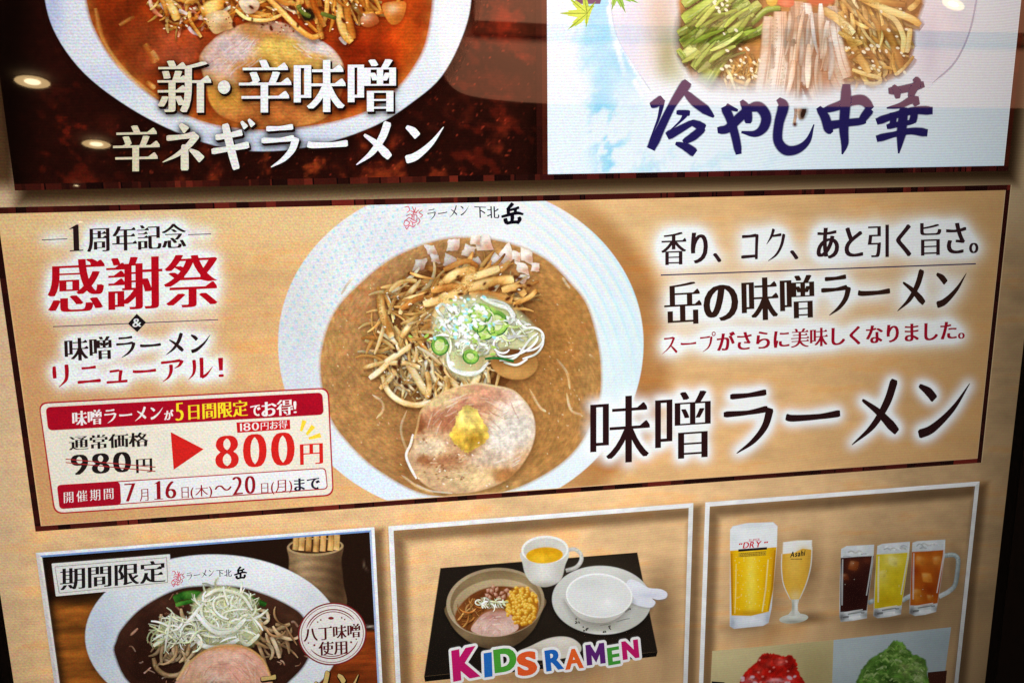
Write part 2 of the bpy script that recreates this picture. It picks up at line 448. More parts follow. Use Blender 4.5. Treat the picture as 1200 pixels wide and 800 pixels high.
def shape_glyph(ch, thin, dx, serif):
    """outline letter -> contrast letter: thin level strokes, thick upright strokes, small triangles at stroke ends"""
    if ch == '1' and dx >= 0.08:
        V = np.array([(.13, 0), (.29, 0), (.29, .70), (.13, .66), (.02, 0), (.40, 0), (.40, .03), (.02, .03), (.0, .585), (.14, .60), (.29, .70), (.22, .70)])
        return V, [(0, 1, 2, 3), (4, 5, 6, 7), (8, 9, 10, 11)], [0.0] * 4 + [1e-6] * 4 + [2e-6] * 4
    if ch == 'M':
        V = np.array([(0, 0), (.25, 0), (.25, .72), (0, .72), (.62, 0), (.87, 0), (.87, .72), (.62, .72), (.22, .72), (.435, .40), (.435, .06), (.22, .38), (.65, .72), (.65, .38)])
        return V, [(0, 1, 2, 3), (4, 5, 6, 7), (8, 11, 10, 9), (12, 9, 10, 13)], [0.0] * 8 + [1e-6] * 6
    if ch == '・':
        q = np.linspace(0, 2 * math.pi, 24, endpoint=False)
        return np.stack([0.25 + 0.115 * np.cos(q), 0.37 + 0.115 * np.sin(q)], -1), [tuple(range(24))], [0.0] * 24
    if '\u3041' <= ch <= '\u3096': thin += 0.012
    W, F2, bd = glyph(ch, thin)
    if len(W) == 0: return W, [], []
    V = [p + np.array([-dx / 2, 0]) for p in W]; Fc = list(F2); Z = [0.0] * len(V)
    if dx > 0:
        for (a, b) in bd:
            n = len(V)
            V += [W[a] + (-dx / 2, 0), W[b] + (-dx / 2, 0), W[b] + (dx / 2, 0), W[a] + (dx / 2, 0)]
            ar = (W[b][1] - W[a][1])
            Fc.append((n, n + 1, n + 2, n + 3) if ar < 0 else (n, n + 3, n + 2, n + 1)); Z += [1e-6] * 4
    if serif and len(bd) > 3:
        nx = {a: b for a, b in bd}; pv = {b: a for a, b in bd}
        t0 = 0.075 + 2 * thin
        for (a, b) in bd:
            d = W[b] - W[a]; l = np.hypot(*d)
            if not (0.6 * t0 < l < 1.7 * t0) or d[1] < 0.9 * l: continue
            if a not in pv or b not in nx: continue
            p = W[a] - W[pv[a]]; q = W[nx[b]] - W[b]
            if p[0] < 0.9 * np.hypot(*p) or q[0] > -0.9 * np.hypot(*q) or np.hypot(*q) < 0.12: continue
            n = len(V); x = W[b][0] + dx / 2; y = W[b][1]; k = serif
            V += [np.array((x - 2.6 * k, y - 0.004)), np.array((x + 0.35 * k, W[a][1])), np.array((x + 0.25 * k, y + 0.1 * k)), np.array((x - 0.55 * k, y + 1.15 * k)), np.array((x - 0.95 * k, y + 1.1 * k))]
            Fc.append((n, n + 1, n + 2, n + 3, n + 4)); Z += [2e-6] * 5
    return np.array(V), Fc, Z


STY = {'bold': (-0.014, 0.095, 0.062), 'heavy': (-0.012, 0.085, 0.07), 'mid': (-0.011, 0.085, 0.055), 'light': (-0.016, 0.058, 0.055), 'logo': (0, 0, 0), 'small': (-0.014, 0.05, 0.04),
       'plain': (0.0, 0.0, 0), 'brush': (-0.004, 0.035, 0), 'fat': (0.03, 0.03, 0), 'digit': (-0.022, 0.085, 0)}


def layout(s, style, scales=None, track=0.0):
    thin, dx, sf = STY[style] if isinstance(style, str) else style
    V = []; Fc = []; Z = []; n = 0; x = 0
    for i, ch in enumerate(s):
        if style in KWT and ch in KANA: g, f, z = kana_glyph(ch, KWT[style])
        elif ch == '岳' and style == 'logo': g, f, z = kana_glyph('岳*', 0.135)
        else: g, f, z = shape_glyph(ch, thin, dx, sf)
        k = scales[i] if scales else 1.0
        wide = ord(ch) > 0x2000
        if len(g) == 0: x += 0.35 * k; continue
        if wide: g = g * k + (x, 0); x += ((0.5 if ch == '・' else 1.0) + track) * k
        else:
            lo = g[:, 0].min(); hi = g[:, 0].max(); g = (g - (lo, 0)) * k + (x + 0.03 * k, 0); x += (hi - lo + 0.09 + track) * k
        V.append(g); Z += z; Fc += [tuple(j + n for j in q) for q in f]; n += len(g)
    V = np.vstack(V)
    return V, Fc, np.array(Z)


def fit(V, BL, BR, TL):
    lo = V.min(0); hi = V.max(0); BL, BR, TL = [np.array(q, float) for q in (BL, BR, TL)]
    ex = (BR - BL) / (hi[0] - lo[0]); ey = (TL - BL) / (hi[1] - lo[1])
    return lambda p: BL + (p[:, :1] - lo[0]) * ex + (p[:, 1:2] - lo[1]) * ey


def text(art, s, style, BL, BR, TL, rgb, z, scales=None, track=0.0, under=()):
    V, Fc, Z = layout(s, style, scales, track)
    m = fit(V, BL, BR, TL); pts = m(V)
    for (grow, col, al, ox, oy, dz) in under:          # outline or shadow behind the letters
        for k in range(8):
            q = k * math.pi / 4
            art.add(pts + (ox + grow * math.cos(q), oy + grow * math.sin(q)), z + dz + Z + k * 2e-6, Fc, col, al)
    c = rgb(pts[:, 0], pts[:, 1]) if callable(rgb) else rgb
    art.add(pts, z + Z, Fc, c)
    # sample points of the strokes, for glows
    tri = np.array([[f[0], f[1], f[2]] for f in Fc]); cen = pts[tri].mean(1)
    mid = 0.5 * (pts[tri[:, 0]] + pts[tri[:, 1]])
    return np.vstack([pts, cen, mid])


def blur(a, sig):
    r = int(sig * 3) + 1; k = np.exp(-0.5 * (np.arange(-r, r + 1) / sig) ** 2); k /= k.sum()
    a = np.apply_along_axis(lambda q: np.convolve(q, k, 'same'), 0, a)
    return np.apply_along_axis(lambda q: np.convolve(q, k, 'same'), 1, a)


def glow_field(pts, sig, gain, step=1.5, pad=None):
    pad = pad or sig * 3.5
    x0, y0 = pts.min(0) - pad; x1, y1 = pts.max(0) + pad
    xs = np.arange(x0, x1 + step, step); ys = np.arange(y0, y1 + step, step)
    m = np.zeros((len(ys), len(xs)))
    ii = ((pts[:, 0] - x0) / step).round().astype(int); jj = ((pts[:, 1] - y0) / step).round().astype(int)
    m[jj, ii] = 1
    m = np.clip(blur(m, 1.6 / step) * 3, 0, 1)
    return xs, ys, np.clip(blur(m, sig / step) * gain, 0, 1)


def sample(field, X, Y):
    xs, ys, a = field
    fx = (X - xs[0]) / (xs[1] - xs[0]); fy = (Y - ys[0]) / (ys[1] - ys[0])
    ok = (fx >= 0) & (fy >= 0) & (fx < len(xs) - 1.01) & (fy < len(ys) - 1.01)
    fx = np.clip(fx, 0, len(xs) - 1.01); fy = np.clip(fy, 0, len(ys) - 1.01)
    i = fx.astype(int); j = fy.astype(int); p = fx - i; q = fy - j
    r = (a[j, i] * (1 - p) + a[j, i + 1] * p) * (1 - q) + (a[j + 1, i] * (1 - p) + a[j + 1, i + 1] * p) * q
    return np.where(ok, r, 0)


def halo(art, pts, sig, gain, col, z, amax=1.0, ox=0, oy=0, step=2.0):
    xs, ys, a = glow_field(pts + (ox, oy), sig, gain, step)
    fld = (xs, ys, a)
    art.grid(xs[::1], ys[::1], z, lambda X, Y: np.ones(X.shape + (3,)) * np.asarray(col, float), lambda X, Y: np.where(a > 0.02, a * amax, 0), board=False, cut=0.02)


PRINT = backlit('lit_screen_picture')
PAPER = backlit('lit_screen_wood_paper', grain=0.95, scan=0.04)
BLACK = plain('black_bezel_plastic', (0.004, 0.004, 0.0045), 0.35, 900, 0.3)

ZB, ZP = 0.0, 0.0001          # backdrop, panel background
ZL = lambda k: ZP + 0.0001 * k

# ------------------------------------------------------------------ the display: bezel, housing and the wood paper backdrop it shows
UL, UR, VT, VB = -0.3402, 0.3827, 0.33, -0.345
TLP = (-0.2983, 0.0217, 0.1062, 0.30)          # u0, u1, v0, v1 of each panel (outer edge)
TRP = (0.0217, 0.3551, 0.1062, 0.30)
MID = (-0.3133, 0.3580, -0.1106, 0.0965)
BLP = (-0.3150, -0.0975, -0.32, -0.1253)
KID = (-0.0880, 0.1308, -0.32, -0.1255)
DRK = (0.1399, 0.3582, -0.32, -0.1257)


def quadsd(U, V, r):
    return np.maximum(np.maximum(r[0] - U, U - r[1]), np.maximum(r[2] - V, V - r[3]))


def wood(X, Y, base, amp=0.115, seed=3):
    a = fbm(X, Y * 2.6, 60, seed, 5); b = fbm(X * 0.5, Y * 3, 22, seed + 5, 4); g = fbm(X, Y, 9, seed + 9, 3)
    c = np.ones(X.shape + (3,)) * np.asarray(base, float)
    c = c * (1 + amp * (a + 0.7 * b + 0.4 * g))[..., None]
    st = sstep(0.12, 0.55, b + 0.35 * a)[..., None]
    return lerp(c, c * np.array([0.97, 0.88, 0.76]), st * 0.6)


def backdrop_col(X, Y):
    U, V = P(X, Y)
    c = wood(X, Y, (238, 195, 142)); c = c * (1 - 0.16 * sstep(850, 1130, X) - 0.14 * sstep(1120, 1190, X) - 0.06 * sstep(60, 0, X) * sstep(500, 640, Y))[..., None]
    c = lerp(c, np.array([205, 178, 148]), (0.55 * sstep(60, -20, X + 0.1 * (Y - 600)))[..., None])
    c = lerp(c, np.array([196, 170, 132]), (0.75 * sstep(330, 225, Y) * (0.55 + 0.45 * sstep(40, 200, X)))[..., None])
    c = c * (1 - np.array([0.6, 0.68, 0.75]) * (sstep(22, 8, X) * sstep(232, 205, Y))[..., None])  # left margin darkened: panel shadow and screen dimming painted in
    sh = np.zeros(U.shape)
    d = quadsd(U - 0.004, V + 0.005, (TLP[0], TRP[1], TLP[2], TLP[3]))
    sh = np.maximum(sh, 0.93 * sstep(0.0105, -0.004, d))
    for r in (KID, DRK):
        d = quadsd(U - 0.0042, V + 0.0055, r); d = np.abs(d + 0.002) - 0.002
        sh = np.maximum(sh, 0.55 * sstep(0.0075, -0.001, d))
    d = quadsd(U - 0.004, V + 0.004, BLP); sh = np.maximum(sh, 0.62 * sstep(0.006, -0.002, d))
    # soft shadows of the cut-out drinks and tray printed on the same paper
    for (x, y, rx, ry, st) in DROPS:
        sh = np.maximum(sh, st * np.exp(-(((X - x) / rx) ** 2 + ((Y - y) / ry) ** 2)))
    return c * (1 - sh[..., None] * np.array([0.78, 0.84, 0.9]))


DROPS = [(893, 680, 30, 62, 0.5), (942, 668, 22, 40, 0.5), (945, 724, 28, 8, 0.5), (885, 735, 40, 8, 0.45), (1050, 680, 80, 46, 0.45), (1045, 724, 75, 9, 0.45), (1118, 670, 12, 34, 0.35),
         (775, 720, 22, 60, 0.5), (660, 790, 130, 16, 0.5), (770, 693, 26, 10, 0.35)]

us = np.concatenate([np.linspace(UL - 0.004, UL + 0.001, 2), np.linspace(UL + 0.004, UR + 0.004, 420)])
vs = np.concatenate([np.linspace(VB - 0.004, -0.235, 8), np.linspace(-0.23, 0.235, 285), np.linspace(0.24, VT + 0.004, 6)])
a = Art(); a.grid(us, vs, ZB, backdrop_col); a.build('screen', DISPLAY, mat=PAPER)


def box_ring(name, r, t, z0, z1, lip, mat, parent):
    """rectangular frame with a sloping inner edge"""
    u0, u1, v0, v1 = r
    prof = [(0.0, z0), (0.0, z0 + 0.0008), (lip, z1), (lip + 0.0006, z1 - 0.0005), (lip + 0.0011, z1), (t - 0.002, z1), (t, z1 - 0.002), (t, -0.03)]
    V = []; Fc = []
    for (o, z) in prof:
        V += [(u0 - o, v0 - o, z), (u1 + o, v0 - o, z), (u1 + o, v1 + o, z), (u0 - o, v1 + o, z)]
    for k in range(len(prof) - 1):
        for i in range(4):
            j = (i + 1) % 4
            Fc.append((k * 4 + i, k * 4 + j, k * 4 + 4 + j, k * 4 + 4 + i))
    me = bpy.data.meshes.new(name); me.from_pydata(V, [], Fc); me.update()
    return link_mesh(name, me, mat, parent)


box_ring('bezel', (UL, UR, VB, VT), 0.045, -0.001, 0.004, 0.0055, BLACK, DISPLAY)
me = bpy.data.meshes.new('housing')
hu0, hu1, hv0, hv1 = UL - 0.043, UR + 0.043, VB - 0.043, VT + 0.043
me.from_pydata([(hu0, hv0, -0.002), (hu1, hv0, -0.002), (hu1, hv1, -0.002), (hu0, hv1, -0.002), (hu0, hv0, -0.05), (hu1, hv0, -0.05), (hu1, hv1, -0.05), (hu0, hv1, -0.05)], [],
               [(0, 1, 2, 3), (7, 6, 5, 4), (0, 4, 5, 1), (1, 5, 6, 2), (2, 6, 7, 3), (3, 7, 4, 0)])
link_mesh('housing', me, BLACK, DISPLAY)

GROUP = 'menu panels shown on the display'


def panel(label, r):
    return thing('menu_panel', label, 'menu panel', ((r[0] + r[1]) / 2, r[2]), GROUP)  # picture area of the one screen, kept as its own object


def bars(art, r, t, z, seed, dark=(30, 10, 9), red=(108, 34, 26), sides='blrt', step=(0.004, 0.02)):
    """dark wooden frame with reddish blocks along it"""
    rr = random.Random(seed)
    for sd in sides:
        hor = sd in 'bt'
        a, b = (r[0], r[1]) if hor else (r[2], r[3])
        x = a; last = 0
        while x < b:
            x2 = min(b, x + rr.uniform(*step) * (0.4 if rr.random() < 0.35 else 1))
            k = max(0, min(1, rr.gauss(0.42, 0.3))) if hor else rr.uniform(0.05, 0.3)
            c = lerp(dark, red, k)
            if sd == 'b': art.rect(x, x2, r[2], r[2] + t, z, c)
            if sd == 't': art.rect(x, x2, r[3] - t, r[3], z, c)
            if sd == 'l': art.rect(r[0], r[0] + t, max(x, r[2] + t), min(x2, r[3] - t), z, c)
            if sd == 'r': art.rect(r[1] - t, r[1], max(x, r[2] + t), min(x2, r[3] - t), z, c)
            x = x2
            if rr.random() < 0.3 and hor and x < b - 0.002:
                if sd == 'b': art.rect(x, x + 0.0009, r[2], r[2] + t, z, (14, 6, 6))
                if sd == 't': art.rect(x, x + 0.0009, r[3] - t, r[3], z, (14, 6, 6))
                x += 0.0009


def clip_to(r, m=0.001):
    """keep a picture inside its panel"""
    def fn(pts):
        u, v = P(pts[:, 0], pts[:, 1])
        u = np.clip(u, r[0] + m, r[1] - m); v = np.clip(v, r[2] + m, r[3] - m)
        x, y = Q(u, v)
        return np.stack([x, y], -1)
    return fn


def lines(r, du, dv):
    return np.arange(r[0], r[1] + du * 0.5, (r[1] - r[0]) / max(1, round((r[1] - r[0]) / du))), np.arange(r[2], r[3] + dv * 0.5, (r[3] - r[2]) / max(1, round((r[3] - r[2]) / dv)))


NOODLE = [((150, 105, 50), (222, 186, 116), (250, 228, 170)), ((140, 92, 42), (205, 160, 92), (240, 208, 140)), ((160, 120, 66), (230, 205, 150), (252, 240, 205))]
SPROUT = [((168, 112, 50), (228, 188, 118), (252, 240, 204)), ((148, 92, 38), (212, 162, 88), (246, 222, 166)), ((192, 150, 88), (240, 216, 160), (255, 248, 224))]
MENMA = [((146, 84, 32), (214, 152, 76), (242, 204, 130)), ((150, 92, 36), (226, 174, 96), (248, 220, 156)), ((136, 76, 30), (200, 132, 62), (234, 182, 108))]
WHITE_LEEK = [((196, 202, 152), (232, 236, 206), (252, 254, 246)), ((178, 194, 120), (218, 228, 170), (246, 250, 222)), ((206, 214, 196), (238, 242, 234), (255, 255, 255))]

# ================================================================== centre panel: miso ramen
M = panel('wide centre panel with a big bowl of miso ramen and a red price box', MID)
DARK = (42, 24, 26); RED = (186, 14, 30); CRIM = (158, 14, 40)
glows = []


def lettering(parent, items, z, label=None, name='lettering'):
    a = Art(); pts = []
    for it in items:
        kw = it[7] if len(it) > 7 else {}
        pts.append(text(a, it[0], it[1], it[2], it[3], it[4], it[5], z + it[6] * 1e-6, **kw))
    a.build(name, parent, label)
    return np.vstack(pts)


def ruled(parent, segs, z, rgb, wd=1.2, label=None, name='rule'):
    a = Art(); pts = []
    for (x0, y0, x1, y1) in segs:
        d = np.array([x1 - x0, y1 - y0], float); n = np.array([-d[1], d[0]]) / np.hypot(*d) * wd / 2
        q = np.array([(x0, y0), (x1, y1)], float)
        a.add(np.array([q[0] + n, q[0] - n, q[1] - n, q[1] + n]), z, [(0, 1, 2, 3)], rgb)
        pts.append(q[0] + (q[1] - q[0]) * np.linspace(0, 1, 60)[:, None])
    a.build(name, parent, label)
    return np.vstack(pts)


z = ZL(14)
glows.append((lettering(M, [('1', (-0.02, 0.085, 0), (82, 294.3), (98.5, 293.5), (81, 263.5), DARK, 0),
                            ('周年記念', 'bold', (103, 295), (219, 290.5), (102.5, 266), DARK, 3)], z, 'black anniversary line'), 6, 1.7))
glows.append((ruled(M, [(50, 281, 80, 279.6), (221, 274.8, 248, 273.8)], z, (96, 82, 96), 1.1), 6, 2.2))
glows.append((lettering(M, [('感謝祭', 'heavy', (57, 366.5), (256, 358), (56.5, 305), RED, 0)], z, 'large red lettering'), 7, 1.7))
glows.append((ruled(M, [(63, 382.2, 256, 374)], z, (92, 72, 96), 1.1), 5, 1.5))
glows.append((lettering(M, [('味噌ラーメン', 'bold', (77, 422.5), (248, 413.5), (76, 396), DARK, 0)], z, 'black lettering under the diamond'), 6, 1.7))
glows.append((lettering(M, [('リニューアル！', 'bold', (63, 453.5), (263, 443), (62, 427), (176, 14, 34), 0)], z, 'red lettering above the price box'), 6, 1.7))
a = Art(); a.poly([(161, 367), (172, 377.2), (161.5, 388.5), (150.5, 378.6)], z + 1e-5, (28, 20, 24)); 
text(a, '&', (0.0, 0.03, 0), (156, 382.6), (166.5, 382), (155.8, 373), (240, 238, 236), z + 2e-5)
a.build('ampersand_badge', M)
glows.append((lettering(M, [('香り、コク、あと引く旨さ。', 'mid', (774, 310.5), (1145, 297), (774, 272), (48, 28, 32), 0)], z, 'upper dark line on the right'), 8, 2.0))
glows.append((ruled(M, [(773.5, 322, 1142, 308.8)], z, (58, 50, 84), 1.5), 5, 1.2))
glows.append((lettering(M, [('岳の味噌ラーメン', 'bold', (778, 381), (1132, 361.5), (777, 331), (48, 28, 22), 0)], z, 'large dark brown line on the right'), 8, 1.5))
glows.append((lettering(M, [('スープがさらに美味しくなりました。', 'mid', (775, 414.5), (1129, 396.5), (775, 391), CRIM, 0)], z, 'small crimson line on the right'), 7, 1.8))

fields = [glow_field(p, s * 1.25, g * 1.6) for p, s, g in glows]


def mid_bg(X, Y):
    U, V = P(X, Y)
    c = wood(X, Y, (228, 181, 124), 0.09, 21)
    c = lerp(c, np.array([206, 152, 102]), (0.75 * sstep(330, 40, X) * sstep(240, 420, Y))[..., None])
    c = lerp(c, np.array([236, 206, 152]), (0.6 * np.exp(-((Y - 262) / 34) ** 2) * sstep(950, 500, X))[..., None])
    c = lerp(c, np.array([186, 144, 94]), (0.6 * sstep(900, 1150, X))[..., None])
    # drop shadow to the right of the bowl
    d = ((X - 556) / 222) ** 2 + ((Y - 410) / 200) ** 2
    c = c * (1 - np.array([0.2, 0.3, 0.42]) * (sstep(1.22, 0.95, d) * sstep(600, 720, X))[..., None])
    for f in fields:
        k = sample(f, X, Y)[..., None]
        c = lerp(c, np.array([243, 247, 247]), np.clip(k * 1.1, 0, 0.98))
    return c


FT = 0.0037
inn = (MID[0] + FT, MID[1] - FT, MID[2] + FT, MID[3] - FT)
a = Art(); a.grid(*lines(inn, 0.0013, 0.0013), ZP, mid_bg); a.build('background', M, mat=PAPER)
a = Art(); bars(a, MID, FT, ZL(9), 5, sides='btlr')
a.rect(inn[0], inn[0] + 0.0007, inn[2], inn[3], ZL(9.3), (232, 186, 128), 0.75); a.rect(inn[0], inn[1], inn[2] - 0.0002, inn[2] + 0.0004, ZL(9.3), (236, 190, 140), 0.6)
a.rect(inn[1] - 0.0005, inn[1], inn[2], inn[3], ZL(9.3), (236, 196, 144), 0.7); a.rect(MID[1] - 0.0002, MID[1] + 0.0005, MID[2], MID[3], ZL(9.3), (236, 206, 160), 0.5)
a.build('frame', M)

# ---- the big bowl
cl = clip_to(inn, 0.0)
rim = []
for t in np.radians(np.arange(0, 360, 2.5)):
    rim.append((540 + 214 * math.cos(t), 402 + (201 if math.sin(t) > 0 else 188) * math.sin(t)))


def rim_col(X, Y):
    c = paint((238, 241, 241), [(740, 400, 60, 140, (216, 238, 244), 0.9), (345, 400, 50, 110, (214, 216, 214), 0.9), (420, 560, 120, 40, (222, 236, 250), 0.9), (350, 470, 40, 90, (214, 220, 232), 0.8),
                                (640, 560, 90, 60, (226, 240, 246), 0.8), (470, 285, 80, 40, (222, 226, 232), 0.7)], [(16, 0.02, 3)])(X, Y)
    # coloured fringes where the pixel grid beats
    r = np.hypot(X - 470, (Y - 470) * 1.02)
    ph = r / 13.0 * 2 * np.pi * (0.75 + 0.00055 * r)
    k = 0.36 * sstep(560, 660, X) * sstep(480, 330, Y)
    for off, col in ((0, (150, 220, 242)), (2.1, (252, 236, 206)), (4.2, (222, 214, 246))):
        s = np.clip(np.sin(ph + off), 0, 1) ** 3 * (0.75 + 0.5 * vnoise(X / 7, Y / 7, off))
        c = lerp(c, np.array(col, float), (k * s)[..., None])
    k2 = 0.8 * sstep(560, 470, X) * sstep(470, 380, Y)
    a1 = X * 0.8 + Y * 0.45; a2 = -X * 0.45 + Y * 0.9
    for off, col, st in ((0, (120, 206, 232), 1), (2.4, (246, 222, 206), 0.6), (4.4, (200, 196, 226), 0.7)):
        s = np.clip(np.sin(a1 / 12 * 2 * np.pi + off), 0, 1) ** 2.5 * np.clip(np.sin(a2 / 9.5 * 2 * np.pi + off * 0.7), 0, 1) ** 2.5
        c = lerp(c, np.array(col, float), (k2 * s * st)[..., None])
    return c


a = Art(); a.star((540, 420), cr(rim, 4, True), ZL(1), rim_col, 110, 0.7, cl)
BOWL = a.build('ramen_bowl', M, 'large white bowl of miso ramen')
broth = cr([(480, 292), (505, 283), (533, 278), (570, 279), (602, 286), (640, 303), (668, 330), (688, 356), (700, 395), (705, 430), (703, 467), (688, 508), (662, 540), (620, 566), (575, 581), (530, 583),
            (487, 576), (437, 547), (405, 516), (387, 490), (377, 455), (375, 418), (384, 381), (400, 353), (432, 322), (456, 304)], 5, True)


def broth_col(X, Y):
    c = paint((186, 138, 84), [(440, 340, 90, 60, (198, 146, 94), 0.9), (650, 400, 70, 110, (178, 122, 60), 0.9), (420, 480, 60, 70, (186, 134, 78), 0.8), (640, 520, 60, 50, (178, 124, 64), 0.7),
                               (560, 575, 120, 14, (186, 146, 86), 0.7), (530, 420, 90, 90, (116, 68, 30), 0.75), (470, 300, 40, 20, (186, 142, 92), 0.7), (690, 450, 14, 80, (176, 130, 74), 0.8),
                               (480, 540, 20, 40, (128, 80, 40), 0.7)],
              [(9, 0.12, 5), (2.6, 0.26, 9), (34, 0.08, 2)])(X, Y)
    # red and green specks of the pixel grid on the left half
    k = sstep(520, 400, X) * sstep(480, 330, Y) + 0.7 * sstep(640, 690, X) * sstep(460, 340, Y)
    n1 = sstep(0.1, 0.5, fbm(X + Y * 0.4, Y * 1.6, 8, 31, 2)); n2 = sstep(0.1, 0.5, fbm(X + Y * 0.4, Y * 1.6, 8, 41, 2))
    c = lerp(c, np.array([206, 112, 58]), (0.55 * k * n1)[..., None]); c = lerp(c, np.array([132, 118, 44]), (0.5 * k * n2)[..., None])
    return c


a = Art(); a.star((540, 432), cr(broth, 2, True), ZL(2), broth_col, 110, 2.2, cl)
for i in range(150):                      # oil beads and glints
    t = RNG.uniform(0, 6.28); r = RNG.uniform(0.55, 0.97)
    x = 540 + 160 * r * math.cos(t); y = 432 + 145 * r * math.sin(t)
    if 470 < x < 640 and y > 440: continue
    a.star((x, y), ell(x, y, RNG.uniform(0.5, 1.6), RNG.uniform(0.4, 0.9), 8, RNG.uniform(0, 90)), ZL(2.2) + i * 1e-7, lambda X, Y: np.ones(X.shape + (3,)) * (232, 206, 160), 1, 0.4, alpha=RNG.uniform(0.3, 0.85))
for pts in ([(400, 345), (407, 333), (414, 325)], [(659, 325), (664, 333), (668, 338)], [(477, 480), (470, 500), (474, 520), (486, 545), (500, 560)], [(470, 556), (490, 570), (508, 577)], [(664, 460), (669, 480), (682, 486)], [(478, 455), (484, 462)], [(690, 415), (697, 420)],
            [(436, 462), (447, 470), (449, 480), (441, 490)], [(620, 455), (632, 476), (640, 482)], [(652, 420), (664, 436), (668, 456)]):
    a.strand(cr(pts, 6), 2.2, ((206, 160, 100), (228, 192, 140), (250, 232, 200)), ZL(2.4), soft=0.9, alpha=0.6, ends=(0.2, 0.2), vary=0.2)
a.build('broth', BOWL)

# diced pork along the top edge
a = Art()
DICE = [((531, 287), 7, 8, 5), ((549, 294), 7, 7, 20), ((566, 284), 11, 9, -12), ((557, 281), 6, 6, 0), ((582, 307), 9, 8, 35), ((594, 299), 8, 12, -35), ((605, 300), 6, 5, 10), ((617, 300), 10, 6, 12), ((612, 314), 10, 5, 0), ((627, 313), 5, 5, 0),
        ((612, 327), 5, 7, 25), ((527, 307), 10, 7, 20), ((505, 293), 8, 5, -10), ((492, 310), 5, 9, 5), ((557, 308), 8, 6, -20), ((575, 318), 7, 4, 40), ((510, 303), 7, 4, 0)]
for i, ((x, y), hw, hh, r) in enumerate(DICE):
    q = ell(x, y, hw * 1.32, hh * 1.32, 4, r + 45) ; q = np.vstack([q[j] + (q[(j + 1) % 4] - q[j]) * np.linspace(0, 1, 4, endpoint=False)[:, None] for j in range(4)]) + NR.normal(0, 0.5, (16, 2))
    a.star((x, y), q + (1.2, 2), ZL(3) + i * 2e-6, (92, 52, 26), 2, 2.0, alpha=0.6)
    a.star((x, y), q, ZL(3) + i * 2e-6 + 1e-6, paint((232, 214, 196), [(x - hw * 0.4, y - hh * 0.5, hw, hh, (250, 246, 240), 0.9), (x + hw * 0.6, y + hh * 0.6, hw * 0.7, hh * 0.7, (206, 142, 112), 0.85)], [(4, 0.12, i)]), 5, 0.6)
a.build('diced_pork', BOWL)

# bean sprouts and noodles
a = Art()
SH = (62, 32, 14)
a.star((540, 405), ell(533, 390, 94, 88, 40), ZL(3.4), paint((92, 50, 22), [], [(6, 0.4, 3)]), 12, 22, alpha=0.85)
a.heap((504, 402, 70, 62), 190, 46, 4.2, SPROUT + MENMA[:2], ZL(3.6), 0.4, 60, 90, shadow=SH, sh=0.45)
a.heap((520, 440, 66, 28), 100, 42, 4.0, SPROUT, ZL(4.4), 0.6, 75, 50, shadow=SH, sh=0.45)
a.dots([(RNG.uniform(460, 580), RNG.uniform(400, 465)) for _ in range(26)], 2.2, (74, 36, 18), ZL(5.3), 1.4, 1.6, 60)
a.dots([(RNG.uniform(440, 590), RNG.uniform(330, 470)) for _ in range(34)], 0.55, (255, 246, 226), ZL(5.75), 0.5, 2.2, 30)
for pts, wd in (([(448, 440), (455, 458), (470, 470), (488, 474), (505, 470)], 6), ([(425, 431), (438, 427), (452, 424)], 5), ([(433, 443), (446, 433), (455, 424)], 6), ([(445, 340), (448, 365), (455, 385), (459, 395)], 8),
                ([(443, 335), (444, 360), (449, 378)], 4), ([(451, 424), (470, 412), (482, 404)], 6), ([(445, 455), (453, 448), (460, 440)], 5), ([(478, 425), (490, 445), (500, 462)], 8), ([(455, 425), (475, 425), (492, 430)], 5),
                ([(500, 435), (503, 452), (500, 466)], 6), ([(520, 470), (524, 452), (522, 440)], 6), ([(540, 470), (536, 455), (528, 443)], 6), ([(550, 462), (556, 448), (560, 438)], 8), ([(470, 395), (480, 380), (492, 368)], 6)):
    p = cr(pts, 6); a.strand(p + (1, 2), wd * 1.5, (SH,) * 3, ZL(5.6), soft=0.6, alpha=0.5, vary=0); a.strand(p, wd, SPROUT[0], ZL(5.65))
a.build('bean_sprouts', BOWL)
a = Art()
a.heap((538, 344, 84, 36), 110, 42, 5.6, MENMA + SPROUT[:1], ZL(5.7), 0.35, -22, 45, shadow=(84, 40, 16), sh=0.45)
a.dots([(RNG.uniform(470, 620), RNG.uniform(318, 372)) for _ in range(24)], 2.0, (84, 38, 16), ZL(6.2), 1.4, 1.8, -20)
a.dots([(RNG.uniform(450, 620), RNG.uniform(312, 380)) for _ in range(26)], 0.55, (255, 240, 214), ZL(6.5), 0.5, 2.4, -20)
for pts, wd in (([(510, 372), (524, 352), (544, 336), (555, 312)], 12), ([(548, 338), (575, 330), (602, 327)], 10), ([(520, 330), (535, 320), (556, 316)], 9), ([(505, 340), (530, 336), (550, 338)], 8),
                ([(604, 355), (620, 348), (629, 339)], 5), ([(550, 346), (570, 344), (600, 352)], 9), ([(588, 340), (605, 336), (615, 346)], 8), ([(496, 356), (512, 352), (524, 344)], 8), ([(520, 316), (545, 306), (560, 312)], 6),
                ([(545, 326), (562, 322), (585, 314)], 8), ([(470, 362), (484, 352), (496, 348)], 6)):
    p = cr(pts, 7); a.strand(p + (1.5, 3), wd * 1.4, ((70, 32, 12),) * 3, ZL(6.4), soft=0.6, alpha=0.6, vary=0); a.strand(p, wd, MENMA[RNG.randrange(3)], ZL(6.45))
a.build('bamboo_shoots', BOWL)

